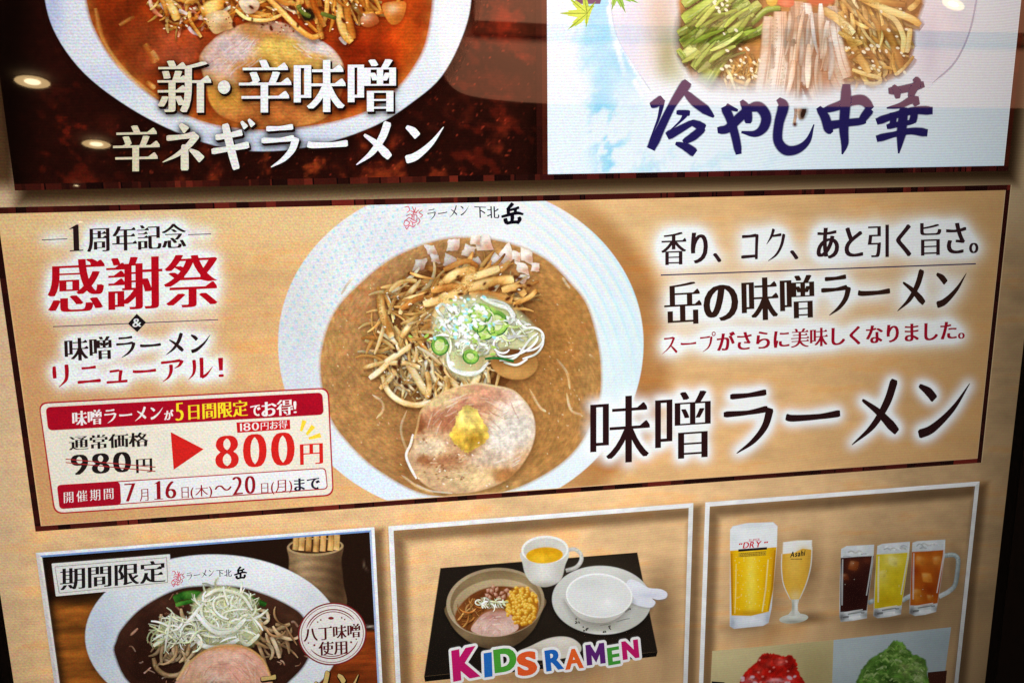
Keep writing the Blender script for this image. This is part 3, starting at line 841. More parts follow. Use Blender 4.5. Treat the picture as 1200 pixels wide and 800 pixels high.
# scallions, leek threads, boiled egg half
a = Art()
eg = cr([(577, 420), (600, 416), (622, 414), (630, 424), (626, 436), (612, 444), (592, 442), (578, 432)], 5, True)
a.star((603, 430), eg + (1, 3), ZL(6.6), (70, 40, 18), 3, 4, alpha=0.6)
a.star((603, 430), eg, ZL(6.65), paint((178, 126, 66), [(600, 436, 26, 8, (206, 156, 88), 0.8), (596, 420, 26, 8, (120, 74, 34), 0.8)], [(6, 0.12, 4)]), 8, 1)
a.build('bamboo_piece', BOWL)
a = Art()
a.star((555, 392), cr([(508, 380), (515, 362), (540, 350), (570, 348), (600, 362), (622, 380), (634, 398), (610, 408), (590, 408), (572, 420), (560, 440), (535, 440), (518, 415)], 5, True), ZL(6.8),
       paint((206, 206, 156), [(540, 380, 24, 20, (226, 232, 208), 0.9), (575, 372, 24, 20, (158, 190, 96), 0.7), (560, 420, 20, 16, (180, 150, 96), 0.7)], [(7, 0.2, 6)]), 10, 5)
a.heap((548, 388, 36, 31), 150, 18, 2.8, WHITE_LEEK, ZL(6.9), 1.6, 0, 180, shadow=(120, 120, 70), sh=0.4)
a.heap((592, 385, 28, 14), 60, 24, 2.8, WHITE_LEEK, ZL(7.9), 1.6, 0, 60, shadow=(110, 90, 50), sh=0.4)
LK = WHITE_LEEK[2]
for p, wd in ((ell(620, 397, 17, 13, 30, -18, -150, 150), 3.4), (ell(606, 402, 26, 12, 30, -25, 10, 190), 3.2), (cr([(585, 422), (604, 418), (620, 398), (630, 390)], 8), 3.2), (ell(588, 404, 10, 9, 26, 30, 0, 320), 3), (cr([(520, 372), (512, 362), (519, 356), (530, 366)], 6), 4),
              (cr([(563, 348), (580, 356), (596, 362), (603, 376)], 7), 6), (cr([(523, 356), (536, 365)], 5), 4), (ell(548, 424, 22, 12, 30, 5, 20, 170), 3.4), (cr([(524, 412), (528, 430), (545, 438), (560, 436), (572, 424)], 7), 5), (cr([(572, 350), (592, 356), (604, 370)], 7), 4),
              (cr([(590, 424), (605, 427), (618, 420)], 6), 3.4), (cr([(634, 390), (636, 402), (628, 414), (612, 420)], 7), 3.2), (cr([(560, 356), (548, 364), (530, 372), (514, 384)], 6), 4)):
    wd *= 0.72; a.strand(p + (0.6, 1.2), wd * 1.4, ((96, 72, 36),) * 3, ZL(8.3), soft=0.7, alpha=0.4, vary=0); a.strand(p, wd, LK, ZL(8.35), ends=(0.6, 0.6), vary=0.15)
a.build('white_leek', BOWL)
a = Art()
GR = ((70, 132, 44), (150, 196, 82), (206, 228, 146))
for x, y, rx, ry, r, wd in ((581, 378, 11, 12, 10, 5), (563, 366, 10, 8, 0, 5), (569, 386, 8, 9, 30, 4.5), (515, 404, 8, 9, 0, 4), (551, 417, 7, 6, 10, 4.5), (560, 380, 6, 6, 0, 4), (545, 372, 7, 6, 0, 4)):
    a.star((x, y), ell(x, y, rx, ry, 24, r), ZL(8.4), (216, 228, 156), 3, 1, alpha=0.8)
    a.loop(x, y, rx, ry, wd, GR, ZL(8.5), r, 0, 356, ends=(1, 1)); a.loop(x + 0.6, y + 0.6, rx + wd * 0.45, ry + wd * 0.45, 1.4, ((36, 92, 34), (54, 120, 46), (84, 150, 66)), ZL(8.55), r, -30, 200, ends=(0.6, 0.6))
a.strand(cr([(568, 420), (580, 419), (594, 421), (602, 423)], 6), 3, ((28, 92, 40), (48, 128, 54), (90, 160, 84)), ZL(8.6))
a.dots([(545 + RNG.gauss(0, 16), 378 + RNG.gauss(0, 14)) for _ in range(70)], 1.6, (248, 252, 250), ZL(8.62), 0.8, 1.8, 30)
a.dots([(548 + RNG.gauss(0, 15), 376 + RNG.gauss(0, 14)) for _ in range(26)], 1.5, (166, 230, 238), ZL(8.65), 0.8, 1.6, 30)
a.dots([(555 + RNG.gauss(0, 22), 386 + RNG.gauss(0, 16)) for _ in range(40)], 1.4, (170, 208, 92), ZL(8.66), 0.6, 2.0, 0)
a.build('scallion_rings', BOWL)

# slice of pork with grated ginger
pk = cr([(489, 500), (494, 480), (510, 465), (530, 455), (556, 449), (580, 452), (600, 457), (613, 468), (623, 482), (627, 500), (624, 520), (614, 540), (598, 558), (575, 570), (545, 577), (515, 575),
         (494, 564), (482, 548), (478, 535), (484, 520), (486, 510)], 6, True)


def pork_col(X, Y):
    c = paint((212, 170, 128), [(598, 505, 36, 40, (236, 226, 212), 1), (596, 468, 26, 16, (236, 216, 200), 0.95), (560, 462, 44, 12, (206, 148, 116), 0.95), (522, 492, 34, 15, (180, 116, 80), 1), (540, 478, 40, 10, (192, 132, 100), 0.95), (512, 470, 20, 9, (232, 204, 146), 1), (536, 458, 22, 5, (226, 186, 130), 0.9),
                                (505, 524, 20, 11, (232, 206, 170), 1), (522, 543, 26, 12, (182, 124, 84), 0.95), (556, 558, 40, 14, (222, 190, 140), 1), (502, 556, 18, 12, (216, 178, 132), 0.9), (492, 498, 7, 12, (136, 74, 42), 0.9), (497, 538, 10, 6, (150, 90, 52), 0.8),
                                (596, 556, 22, 10, (176, 116, 62), 0.9), (614, 540, 10, 14, (206, 160, 112), 0.8), (572, 535, 22, 12, (222, 198, 172), 0.9), (545, 530, 16, 8, (196, 146, 106), 0.8)], [(9, 0.12, 8), (3.2, 0.22, 4), (20, 0.10, 2, 2.2)], warp=0.6, sharp=2.2)(X, Y)
    b = np.sin((Y * 0.9 + X * 0.45 + 10 * fbm(X, Y, 24, 6)) / 4.2)
    c = c * (1 + 0.05 * b * sstep(500, 470, Y))[..., None]
    sp = sstep(0.42, 0.6, fbm(X, Y, 7, 77, 3)) * sstep(560, 500, X) * sstep(495, 520, Y)
    return lerp(c, np.array([132, 78, 40]), (0.7 * sp)[..., None])


a = Art()
a.star((556, 515), pk + (2, 3), ZL(9.0), (84, 48, 20), 4, 5, cl, alpha=0.65)
a.star((556, 515), cr(pk, 2, True), ZL(9.1), pork_col, 64, 1.0, cl)
a.strand(pk[[i % len(pk) for i in range(-8, 46)]], 2.0, ((206, 150, 84), (232, 196, 130), (248, 226, 176)), ZL(9.2), soft=0.8, alpha=0.5)
a.strand(cr([(484, 508), (481, 520), (476, 532), (480, 545), (488, 560)], 8), 2.6, ((232, 214, 186), (250, 246, 236), (255, 255, 252)), ZL(9.25), soft=0.5, alpha=0.9)
a.strand(cr([(488, 567), (504, 574), (530, 577)], 8), 1.6, ((232, 214, 186), (250, 240, 220), (255, 255, 252)), ZL(9.25), soft=0.6, alpha=0.7)
a.dots([(RNG.uniform(490, 545), RNG.uniform(518, 572)) for _ in range(14)], 0.7, (140, 84, 48), ZL(9.27), 0.9, 1.8)
a.dots([(RNG.uniform(490, 600), RNG.uniform(510, 570)) for _ in range(22)], 0.7, (250, 232, 206), ZL(9.28), 0.6, 1.6)
ins = lambda x, y: ((x - 556) / 62) ** 2 + ((y - 515) / 54) ** 2 < 1
arc = lambda x, y: math.degrees(math.atan2(y - 520, x - 556)) + 90
a.fibres((550, 480, 58, 30), 110, 20, arc, ((150, 84, 62), (232, 196, 170), (196, 130, 100), (240, 216, 190)), ZL(9.15), ins)
a.fibres((598, 505, 26, 40), 70, 14, lambda x, y: -28, ((248, 242, 234), (206, 184, 170), (222, 206, 196)), ZL(9.16), ins, 10)
a.fibres((525, 548, 40, 24), 80, 12, lambda x, y: -40 + x % 30, ((150, 94, 56), (240, 214, 176), (120, 70, 38), (226, 186, 140)), ZL(9.17), ins, 40)
a.fibres((512, 468, 26, 12), 26, 22, lambda x, y: -32, ((244, 224, 170), (206, 164, 100), (250, 238, 204)), ZL(9.18), ins, 8)
a.build('pork_slice', BOWL)
gi = cr([(527, 512), (532, 496), (537, 482), (546, 475), (556, 478), (564, 490), (572, 502), (570, 516), (558, 524), (548, 530), (540, 524)], 6, True)
a = Art()
a.star((549, 503), gi + (1.5, 2.5), ZL(9.4), (140, 84, 40), 3, 4, alpha=0.6)


def ginger_col(X, Y):
    c = paint((234, 198, 90), [(545, 488, 18, 14, (246, 220, 130), 0.9), (556, 514, 12, 9, (176, 124, 30), 0.85), (536, 512, 9, 10, (214, 168, 56), 0.8), (548, 524, 10, 6, (206, 158, 50), 0.7)])(X, Y)
    return c * (1 + 0.42 * fbm(X, Y, 6, 3, 4))[..., None]


a.star((549, 503), gi + NR.normal(0, 0.8, gi.shape), ZL(9.5), ginger_col, 26, 0.8); a.build('grated_ginger', BOWL)


def shop_name(parent, tx, mark, z):
    """brush lettering printed on a bowl rim, with its small red line mark"""
    for it in (tx,): lettering(parent, it, z, name='bowl_lettering')
    a = Art(); cx, cy, s = mark
    segs = [[(-9, -12), (-5, -13), (-3, -9), (-6, -6)], [(0, -13), (2, -8), (1, -4)], [(4, -12), (3, -6), (8, -9)], [(-2, -8), (6, -5)], [(12, -9), (8, -6), (12, -3), (9, 0)], [(-7, -2), (-2, -4), (1, -1)], [(0, -4), (5, -3), (5, 3), (0, 2), (0, -4)],
            [(2, -4), (2, 3)], [(-8, 4), (-4, 0), (0, 2)], [(-10, 8), (-8, 3), (-3, 6), (-7, 10), (-10, 8)], [(-3, 3), (2, 6), (6, 4)], [(-6, 13), (-3, 9), (1, 11), (4, 8)], [(7, 0), (9, 4), (6, 8)], [(-6, 14), (-8, 11)], [(0, 6), (1, 10)]]
    for k, g in enumerate(segs):
        a.strand(cr(np.array(g) * s + (cx, cy), 5), 1.1 * s ** 0.3, ((206, 30, 66),) * 3, z + k * 1e-7, soft=0.3, alpha=0.85, vary=0.15)
    a.build('red_mark', parent)


shop_name(BOWL, [('ラーメン', 'brush', (501, 258.5), (550, 252), (500.5, 245), (26, 20, 34), 0), ('下北', 'brush', (556, 255), (585, 256), (555.5, 241), (26, 20, 34), 2),
                 ('岳', 'logo', (587, 265), (613.5, 262), (587, 238.5), (14, 10, 22), 4)], (483, 255, 1.0), ZL(10))

# ---- big title over the bowl edge
a = Art(); gp = Art()
pts = text(a, '味噌ラーメン', 'light', (691, 543.5), (1135, 514), (691, 465.5), (40, 18, 20), ZL(15))
halo(gp, pts, 5.5, 2.6, (244, 247, 247), ZL(13), 0.97); gp.build('lettering_glow', M, 'white glow behind the big title')
a.build('lettering', M, 'big dark dish title at the lower right')


# ---- price box
def rquad(c, rad, n=6):
    """rounded four-cornered outline from its corners"""
    c = np.array(c, float); out = []
    for i in range(4):
        p, q, r = c[i - 1], c[i], c[(i + 1) % 4]
        a = q + (p - q) / np.hypot(*(p - q)) * rad; b = q + (r - q) / np.hypot(*(r - q)) * rad
        for k in range(n + 1):
            t = k / n; out.append(a * (1 - t) ** 2 + 2 * q * t * (1 - t) + b * t * t)
    return np.array(out)


def inset(c, d):
    c = np.array(c, float); m = c.mean(0)
    return c + np.sign(m - c) * d


bx = [(46, 470.5), (385.5, 453), (391.5, 579.5), (64.5, 601)]
a = Art()
a.star((222, 526), rquad(bx, 11), ZL(16), (178, 22, 40), 2, 0.4); a.star((222, 526), rquad(inset(bx, 1.7), 10), ZL(16.1), paint((240, 232, 214), [], [(40, 0.03, 4), (4, 0.03, 5)]), 24, 0.4)
BOX = a.build('price_box', M, 'cream price box with red outline')
bn = [(54.5, 476), (378, 458.8), (379.7, 484.8), (57.5, 503.3)]
a = Art(); a.star((217, 481), rquad(bn, 6), ZL(16.2), paint((176, 12, 36), [], [(30, 0.06, 7)]), 8, 0.4); a.build('banner', BOX)
W_ = (246, 240, 236)
lettering(BOX, [('味噌ラーメン', 'bold', (86, 498), (192, 490.5), (85.5, 481), W_, 0), ('が', 'bold', (193, 491), (204, 490.3), (193, 479.5), W_, 3), ('5', 'digit', (206.5, 492), (216, 491), (206, 471.5), (252, 226, 44), 4),
                ('日間限定', 'bold', (221.5, 491), (291, 486), (221, 472.5), (252, 226, 44), 5), ('で', 'bold', (294, 487), (306, 486), (293.5, 474), W_, 6), ('お得!', 'bold', (307, 488), (348, 484), (306.5, 470), W_, 7)], ZL(16.4), 'white and yellow banner lettering')
rb = [(277.5, 493.8), (340, 490.6), (340.5, 501.6), (278.5, 506)]
a = Art(); a.poly(rb[::-1], ZL(16.2), (206, 26, 34)); a.build('saving_tag', BOX)
lettering(BOX, [('180', 'small', (282, 504), (304, 502.5), (281.7, 495), W_, 0), ('円お得', 'small', (306, 502.8), (337, 500.3), (306, 493.5), W_, 1)], ZL(16.4), 'tiny white lettering')
K_ = (34, 26, 26)
lettering(BOX, [('通常価格', 'bold', (82, 526.5), (175, 521.5), (81.5, 510), K_, 0)], ZL(16.4), 'small black lettering')
lettering(BOX, [('980', (-0.022, 0.11, 0), (84.5, 555.5), (155, 551.2), (83.5, 532), K_, 0), ('円', 'bold', (160.5, 553), (179.5, 551.5), (160, 537), K_, 2)], ZL(16.4), 'struck out old price')
ruled(BOX, [(78, 536.5, 183, 546), (78, 540.5, 183, 550.8)], ZL(16.6), (170, 40, 44), 1.1, name='strike_line')
R8 = (216, 36, 32)
a = Art(); a.poly([(200.7, 505), (204.2, 549), (239.3, 525)], ZL(16.3), R8); a.build('arrow', BOX)
lettering(BOX, [('800', (-0.024, 0.11, 0), (253, 548.5), (346, 543.3), (252.3, 510), R8, 0), ('円', 'bold', (352, 543.5), (379, 541.8), (351.5, 519.5), R8, 2)], ZL(16.4), 'large red new price')
a = Art()
for x0, y0, x1, y1 in ((357, 491.5, 353, 504), (367.5, 498, 359.5, 508), (376, 508.6, 362, 512.6)):
    a.strand([(x0, y0), ((x0 + x1) / 2, (y0 + y1) / 2), (x1, y1)], [6, 4.5, 3], ((240, 200, 44), (250, 216, 60), (252, 224, 90)), ZL(16.4), soft=0.1, ends=(1, 1), vary=0)
a.build('yellow_rays', BOX)
db = [(67.7, 566.8), (382, 546.7), (384.5, 571.7), (71, 595)]
a = Art(); a.star((226, 570), rquad(db, 5), ZL(16.2), (178, 22, 40), 2, 0.3); a.star((226, 570), rquad(inset(db, 1.2), 4.3), ZL(16.25), (240, 240, 240), 2, 0.3)
a.star((105, 578), rquad([(68, 567), (141.5, 562.8), (143, 590), (71, 594.8)], 5), ZL(16.3), paint((172, 14, 36), [], [(30, 0.05, 9)]), 4, 0.3); a.build('date_bar', BOX)
DR = (152, 18, 32)
lettering(BOX, [('開催期間', 'small', (76, 588), (134, 583), (75.7, 575), W_, 0, dict(track=0.18))], ZL(16.5), 'white lettering on the red end')
lettering(BOX, [('7', 'digit', (147, 586.3), (160, 585.4), (146.5, 565.5), DR, 0), ('月', 'small', (164.5, 586), (175, 585), (164, 572), DR, 1), ('16', 'digit', (181, 584), (207.5, 582.4), (180.5, 562.5), DR, 2), ('日', 'small', (213.5, 582.3), (222, 581.8), (213.2, 569.5), DR, 3),
                ('(木)', 'small', (224, 583), (249.5, 581.5), (223.6, 567.5), DR, 4), ('～', 'small', (252, 574), (272, 573), (252, 567.5), DR, 5), ('20', 'digit', (273, 578.6), (300, 577), (272.5, 557.5), DR, 6), ('日', 'small', (306.5, 577), (315, 576.4), (306.3, 565), DR, 7),
                ('(月)', 'small', (318, 578), (343, 576), (317.6, 562), DR, 8), ('まで', 'bold', (345, 574), (375.5, 571.5), (344.6, 559.5), (34, 30, 50), 9)], ZL(16.5), 'red dates with black ending')

# ================================================================== upper left panel: spicy miso ramen on dark red
T = panel('upper left panel with a bowl of spicy red ramen on a dark rusty red background', TLP)
tin = (TLP[0], TLP[1], TLP[2] + 0.0038, TLP[3])


def rust_col(X, Y):
    c = np.ones(X.shape + (3,)) * np.array([36.0, 11, 7])
    b = fbm(X, Y, 90, 51, 4); f = fbm(X + 0.4 * Y, Y - 0.3 * X, 26, 61, 5); s = fbm(X, Y, 5, 71, 3)
    low = sstep(95, 190, Y) * sstep(60, 200, X); right = sstep(470, 540, X)
    c = lerp(c, np.array([112, 34, 18]), (0.75 * sstep(-0.15, 0.45, f + 0.5 * b) * np.clip(0.1 + 0.8 * low + 0.3 * right, 0, 1))[..., None])
    c = lerp(c, np.array([150, 58, 22]), (0.75 * sstep(0.1, 0.5, f + 0.35 * s) * sstep(130, 195, Y) * np.exp(-((X - 370) / 150) ** 2))[..., None])
    v = sstep(0.16, 0.42, fbm(X - 0.5 * Y, Y * 1.2, 20, 81, 5)) * (0.35 + 0.65 * sstep(-0.1, 0.3, b))
    c = lerp(c, np.array([172, 42, 20]), (0.72 * v * (0.2 + 0.8 * right + 0.4 * np.exp(-((X - 90) / 50) ** 2 - ((Y - 130) / 90) ** 2)))[..., None])
    k = sstep(0.42, 0.6, fbm(X, Y, 2.6, 91, 2)); c = lerp(c, np.array([206, 70, 44]), (0.6 * k * np.clip(low + right, 0, 1))[..., None])
    c = lerp(c, np.array([126, 34, 16]), (0.7 * np.exp(-((X - 575) / 40) ** 2 - ((Y - 40) / 60) ** 2) * sstep(-0.35, 0.35, f + s * 0.4))[..., None])
    c = c * (1 + 0.22 * s)[..., None]
    c = c * (1 - 0.65 * sstep(60, 10, X))[..., None]
    return c * (1 - 0.55 * np.exp(-((X - 636) / 16.0) ** 2))[..., None]


a = Art(); a.grid(*lines((TLP[0], TLP[1], TLP[2] + 0.003, TLP[3]), 0.001, 0.001), ZL(1), rust_col); a.build('background', T)
a = Art(); bars(a, TLP, 0.0038, ZL(2), 15, dark=(26, 9, 7), red=(104, 36, 24), sides='b', step=(0.002, 0.010)); bars(a, TLP, 0.0038, ZL(2), 19, dark=(36, 12, 9), red=(80, 24, 16), sides='r'); a.build('frame', T)
clT = clip_to((TLP[0], TLP[1], TLP[2] + 0.004, TLP[3]), 0.001)
out = cr([(53, 0), (67, 43), (100, 87), (150, 125), (205, 154), (262, 173), (320, 177), (380, 168), (440, 147), (483, 120), (517, 90), (541, 45), (552, 0), (548, -55), (505, -110), (420, -128), (300, -130), (180, -128), (90, -100), (52, -50)], 5, True)
a = Art()
a.star((302, 20), out + (3, 4), ZL(2.4), (14, 5, 4), 3, 9, clT, alpha=0.7)
a.star((302, 20), out, ZL(2.6), paint((230, 233, 239), [(100, 50, 34, 60, (232, 234, 244), 0.9), (130, 95, 60, 20, (206, 214, 236), 0.8), (300, 168, 160, 20, (196, 206, 226), 0.9), (530, 40, 40, 80, (238, 243, 247), 0.9), (470, 110, 40, 34, (226, 232, 240), 0.8), (60, 10, 16, 50, (178, 190, 226), 0.8)], [(14, 0.02, 5)]), 40, 0.8, clT)
TB = a.build('ramen_bowl', T, 'white bowl of red spicy ramen with a big slice of pork')
br = cr([(98, -30), (100, 0), (110, 35), (135, 74), (180, 115), (214, 134), (255, 148), (310, 153), (360, 149), (402, 141), (437, 128), (464, 106), (484, 82), (500, 50), (508, 0), (506, -40), (470, -100), (400, -124), (300, -128), (180, -122), (120, -84)], 5, True)
SHT = (70, 16, 6)


def red_broth(X, Y):
    c = paint((158, 54, 14), [(130, 30, 40, 60, (112, 36, 10), 0.9), (165, 60, 24, 40, (150, 66, 26), 0.6), (205, 60, 40, 30, (182, 84, 50), 0.85), (450, 70, 70, 60, (172, 54, 12), 0.9), (420, 60, 40, 30, (126, 28, 6), 0.8), (300, 145, 140, 16, (196, 104, 36), 0.7),
                              (200, 120, 40, 20, (150, 66, 20), 0.7), (480, 60, 16, 50, (196, 84, 20), 0.7), (440, 110, 20, 40, (206, 110, 50), 0.5), (150, 100, 16, 16, (200, 120, 50), 0.5)], [(12, 0.2, 3), (40, 0.2, 6, 0.5), (3, 0.16, 2)], warp=0.8, sharp=1.2)(X, Y)
    d = np.minimum.reduce([np.hypot(X - p[0], Y - p[1]) for p in br[::2]])
    c = lerp(c, np.array([206, 118, 46]), (0.75 * np.exp(-(d / 9.0) ** 2))[..., None])
    g = np.sin((X + 0.6 * Y + 26 * fbm(X, Y, 40, 9)) / 7.0)
    return c * (1 + 0.08 * g)[..., None]


a = Art(); a.star((302, 20), cr(br, 3, True), ZL(3), red_broth, 100, 2.5, clT)
for p, wd, al in (([(112, 10), (122, 50), (150, 88), (186, 116)], 4, 0.5), ([(170, 52), (176, 62), (182, 74)], 5, 0.5), ([(178, 60), (186, 72)], 4, 0.5), ([(140, 30), (150, 24), (158, 20)], 3, 0.4), ([(440, 110), (442, 96), (446, 84)], 6, 0.3), ([(172, 96), (182, 104)], 4, 0.8)):
    a.strand(cr(p, 7), wd, ((170, 90, 30), (214, 140, 60), (240, 190, 110)), ZL(3.3), soft=0.9, alpha=al)
for p in ([(210, 12), (216, 15), (220, 17)], [(221, 32), (226, 38), (234, 41)], [(398, 44), (402, 49), (406, 52)], [(418, 26), (420, 29)], [(188, 4), (194, 12), (198, 18)]):
    a.strand(cr(p, 6), 3.2, ((250, 200, 190), (255, 236, 232), (255, 250, 250)), ZL(5.5), soft=0.5, alpha=0.9)
a.build('red_broth', TB)
pkT = cr([(234, 72), (238, 60), (246, 51), (260, 39), (278, 31), (302, 25), (330, 27), (356, 38), (376, 48), (392, 60), (402, 76), (403, 95), (396, 120), (380, 139), (350, 148), (312, 150), (280, 144), (258, 135), (246, 120), (242, 100)], 6, True)


def pkT_col(X, Y):
    c = paint((206, 136, 66), [(272, 58, 34, 22, (230, 204, 200), 1), (252, 78, 16, 20, (226, 192, 184), 0.95), (262, 92, 14, 12, (222, 184, 172), 0.8), (378, 55, 30, 13, (232, 214, 206), 1), (350, 42, 16, 8, (224, 190, 176), 0.9), (326, 32, 28, 9, (206, 158, 130), 0.95), (326, 58, 26, 14, (242, 200, 96), 1), (316, 78, 20, 14, (232, 182, 76), 0.9), (360, 76, 34, 12, (232, 180, 88), 0.95), (392, 78, 10, 16, (238, 222, 210), 0.8),
                               (330, 118, 60, 22, (184, 102, 46), 0.95), (262, 112, 24, 24, (224, 156, 62), 0.95), (300, 98, 16, 22, (186, 92, 40), 0.85), (390, 115, 18, 28, (160, 74, 30), 0.9), (300, 142, 60, 9, (176, 92, 38), 0.8), (345, 92, 60, 10, (190, 120, 58), 0.7)], [(9, 0.12, 12), (3, 0.14, 15), (24, 0.08, 18, 2)], warp=0.6, sharp=2.0)(X, Y)
    g = np.sin((0.75 * X + 0.9 * Y + 14 * fbm(X, Y, 30, 4)) / 3.4)
    c = c * (1 + 0.05 * g * sstep(80, 60, Y) * sstep(310, 280, X))[..., None]
    k = sstep(0.4, 0.55, fbm(X * 0.9 + Y, Y * 0.5, 6, 33, 3)) * np.exp(-((X - 285) / 18) ** 2 - ((Y - 60) / 12) ** 2)
    return lerp(c, np.array([196, 104, 84]), (0.7 * k)[..., None])


a = Art(); a.star((320, 90), pkT + (-1, 3), ZL(4), SHT, 4, 5, clT, alpha=0.6); a.star((320, 90), cr(pkT, 2, True), ZL(4.2), pkT_col, 64, 1.2, clT)
a.dots([(RNG.gauss(322, 14), RNG.gauss(36, 4)) for _ in range(9)], 1.1, (150, 74, 40), ZL(4.3)); insT = lambda x, y: ((x - 320) / 78) ** 2 + ((y - 90) / 58) ** 2 < 1
a.fibres((272, 62, 34, 24), 70, 16, lambda x, y: -42, ((206, 130, 110), (246, 232, 228), (232, 200, 192)), ZL(4.25), insT, 12)
a.fibres((376, 58, 28, 14), 40, 14, lambda x, y: 30, ((214, 160, 140), (250, 240, 234)), ZL(4.26), insT, 14)
a.fibres((325, 60, 30, 16), 40, 10, lambda x, y: 10, ((250, 222, 130), (206, 140, 50)), ZL(4.27), insT, 40)
a.fibres((325, 112, 76, 32), 110, 14, lambda x, y: 5, ((150, 76, 30), (232, 160, 84), (206, 120, 56)), ZL(4.28), insT, 40)
a.build('pork_slice', TB)
ORN = [((150, 70, 16), (226, 146, 50), (250, 206, 120)), ((136, 56, 12), (206, 116, 36), (240, 176, 84)), ((170, 90, 24), (238, 172, 76), (253, 226, 150))]
PINK = [((170, 70, 40), (226, 140, 96), (250, 206, 176)), ((186, 96, 50), (240, 176, 130), (254, 228, 206))]
a = Art()
a.heap((222, 12, 42, 22), 70, 30, 3.8, ORN + PINK, ZL(4.5), 0.5, 60, 80, shadow=SHT, sh=0.45)
a.heap((290, -2, 62, 18), 90, 36, 4.8, ORN + PINK[1:], ZL(4.9), 0.6, 10, 80, shadow=SHT, sh=0.45)
a.heap((392, -2, 46, 20), 50, 44, 6, ORN, ZL(5.3), 0.35, 75, 30, shadow=SHT, sh=0.5)
a.dots([(RNG.uniform(190, 430), RNG.uniform(-4, 34)) for _ in range(44)], 1.8, (92, 30, 10), ZL(5.6), 1.2, 1.8, 50)
a.dots([(RNG.uniform(190, 430), RNG.uniform(-4, 36)) for _ in range(44)], 0.8, (255, 226, 190), ZL(5.9), 0.4, 2.0, 30)
for p, wd in (([(310, -6), (330, 14), (350, 34), (366, 44), (378, 40)], 6), ([(372, -4), (376, 16), (374, 32), (378, 46)], 6), ([(384, -4), (382, 18), (376, 34)], 5), ([(394, -4), (398, 20), (404, 40), (412, 50)], 9), ([(406, -4), (408, 20), (414, 46)], 8), ([(418, -4), (430, 14), (436, 26)], 12),
              ([(470, -4), (462, 8), (450, 14), (440, 16)], 4), ([(262, 0), (250, 8), (236, 14)], 14), ([(196, 2), (204, 14), (208, 24)], 9), ([(188, -4), (194, 10), (197, 20)], 5), ([(222, 14), (224, 26), (236, 44)], 4), ([(208, 34), (220, 26), (232, 20)], 5), ([(297, 14), (310, 18), (320, 20)], 5), ([(286, 16), (300, 20), (318, 17)], 4),
              ([(346, 6), (358, 24), (372, 38)], 4), ([(276, 12), (290, 22), (312, 24), (330, 18)], 4), ([(240, 34), (256, 30), (272, 26)], 3), ([(322, -4), (336, 4), (356, 2)], 7)):
    q = cr(p, 7); a.strand(q + (1, 2.5), wd * 1.5, (SHT,) * 3, ZL(5.8), soft=0.6, alpha=0.6, vary=0); a.strand(q, wd, ORN[RNG.randrange(3)], ZL(5.85), ends=(0.8, 0.7))
a.build('shredded_vegetables', TB)
a = Art()
for pts_, col in (([(242, 18), (256, 13), (266, 14), (272, 24), (275, 32), (262, 37), (252, 40), (244, 30)], (232, 184, 120)), ([(448, 6), (470, 2), (476, 6), (472, 22), (464, 29), (455, 26)], (214, 118, 40)), ([(280, 2), (294, -2), (304, 4), (300, 14), (288, 16)], (240, 206, 166)),
                  ([(424, 20), (438, 16), (444, 26), (434, 32), (424, 30)], (190, 88, 36))):
    o = cr(pts_, 5, True); m = o.mean(0); a.star(m, o + (1, 2), ZL(5.9), SHT, 3, 3, alpha=0.6)
    a.star(m, o, ZL(5.95), paint(col, [(m[0] - 4, m[1] - 4, 9, 7, lerp(col, (255, 244, 220), 0.6), 0.9), (m[0] + 5, m[1] + 6, 8, 7, lerp(col, (120, 50, 20), 0.5), 0.8)], [(5, 0.14, 7)]), 10, 0.8)
a.dots([(RNG.uniform(244, 270), RNG.uniform(18, 34)) for _ in range(7)], 0.9, (150, 70, 40), ZL(6))
for p in ([(348, 8), (356, 16), (364, 20)], [(350, 6), (352, 12)], [(376, 16), (388, 20), (394, 22)]):
    a.strand(cr(p, 6), 5, ((60, 66, 20), (110, 116, 40), (170, 166, 80)), ZL(6.0))
a.star((361, 17), cr([(354, 10), (366, 12), (370, 22), (358, 26), (352, 18)], 4, True), ZL(5.97), (36, 26, 12), 3, 2)
a.build('diced_pork', TB)

zt = ZL(9)
CREAM = lambda X, Y: lerp((222, 210, 178), (244, 246, 248), sstep(150, 330, X)[..., None])
a = Art()
p1 = text(a, '新・辛味噌', 'heavy', (185, 133), (464, 131), (185, 71.5), CREAM, zt, under=((0.7, (24, 10, 8), 0.8, 1.6, 2.4, -3e-5),))
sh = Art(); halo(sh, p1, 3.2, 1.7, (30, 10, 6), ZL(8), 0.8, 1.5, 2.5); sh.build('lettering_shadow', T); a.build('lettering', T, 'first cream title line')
a = Art()
p1 = text(a, '辛ネギラーメン', 'heavy', (133, 202.5), (520, 194.5), (133, 142.5), CREAM, zt, under=((0.7, (24, 10, 8), 0.8, 1.6, 2.4, -3e-5),))
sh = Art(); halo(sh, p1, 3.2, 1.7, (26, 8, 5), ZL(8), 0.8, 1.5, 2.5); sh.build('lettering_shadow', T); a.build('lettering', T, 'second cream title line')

# ================================================================== upper right panel: chilled noodles on white
R = panel('upper right white panel with chilled noodles and navy brush lettering', TRP)
ft = 0.0038
rin = (TRP[0] + 0.0036, TRP[1] - 0.0036, TRP[2] + ft, TRP[3])


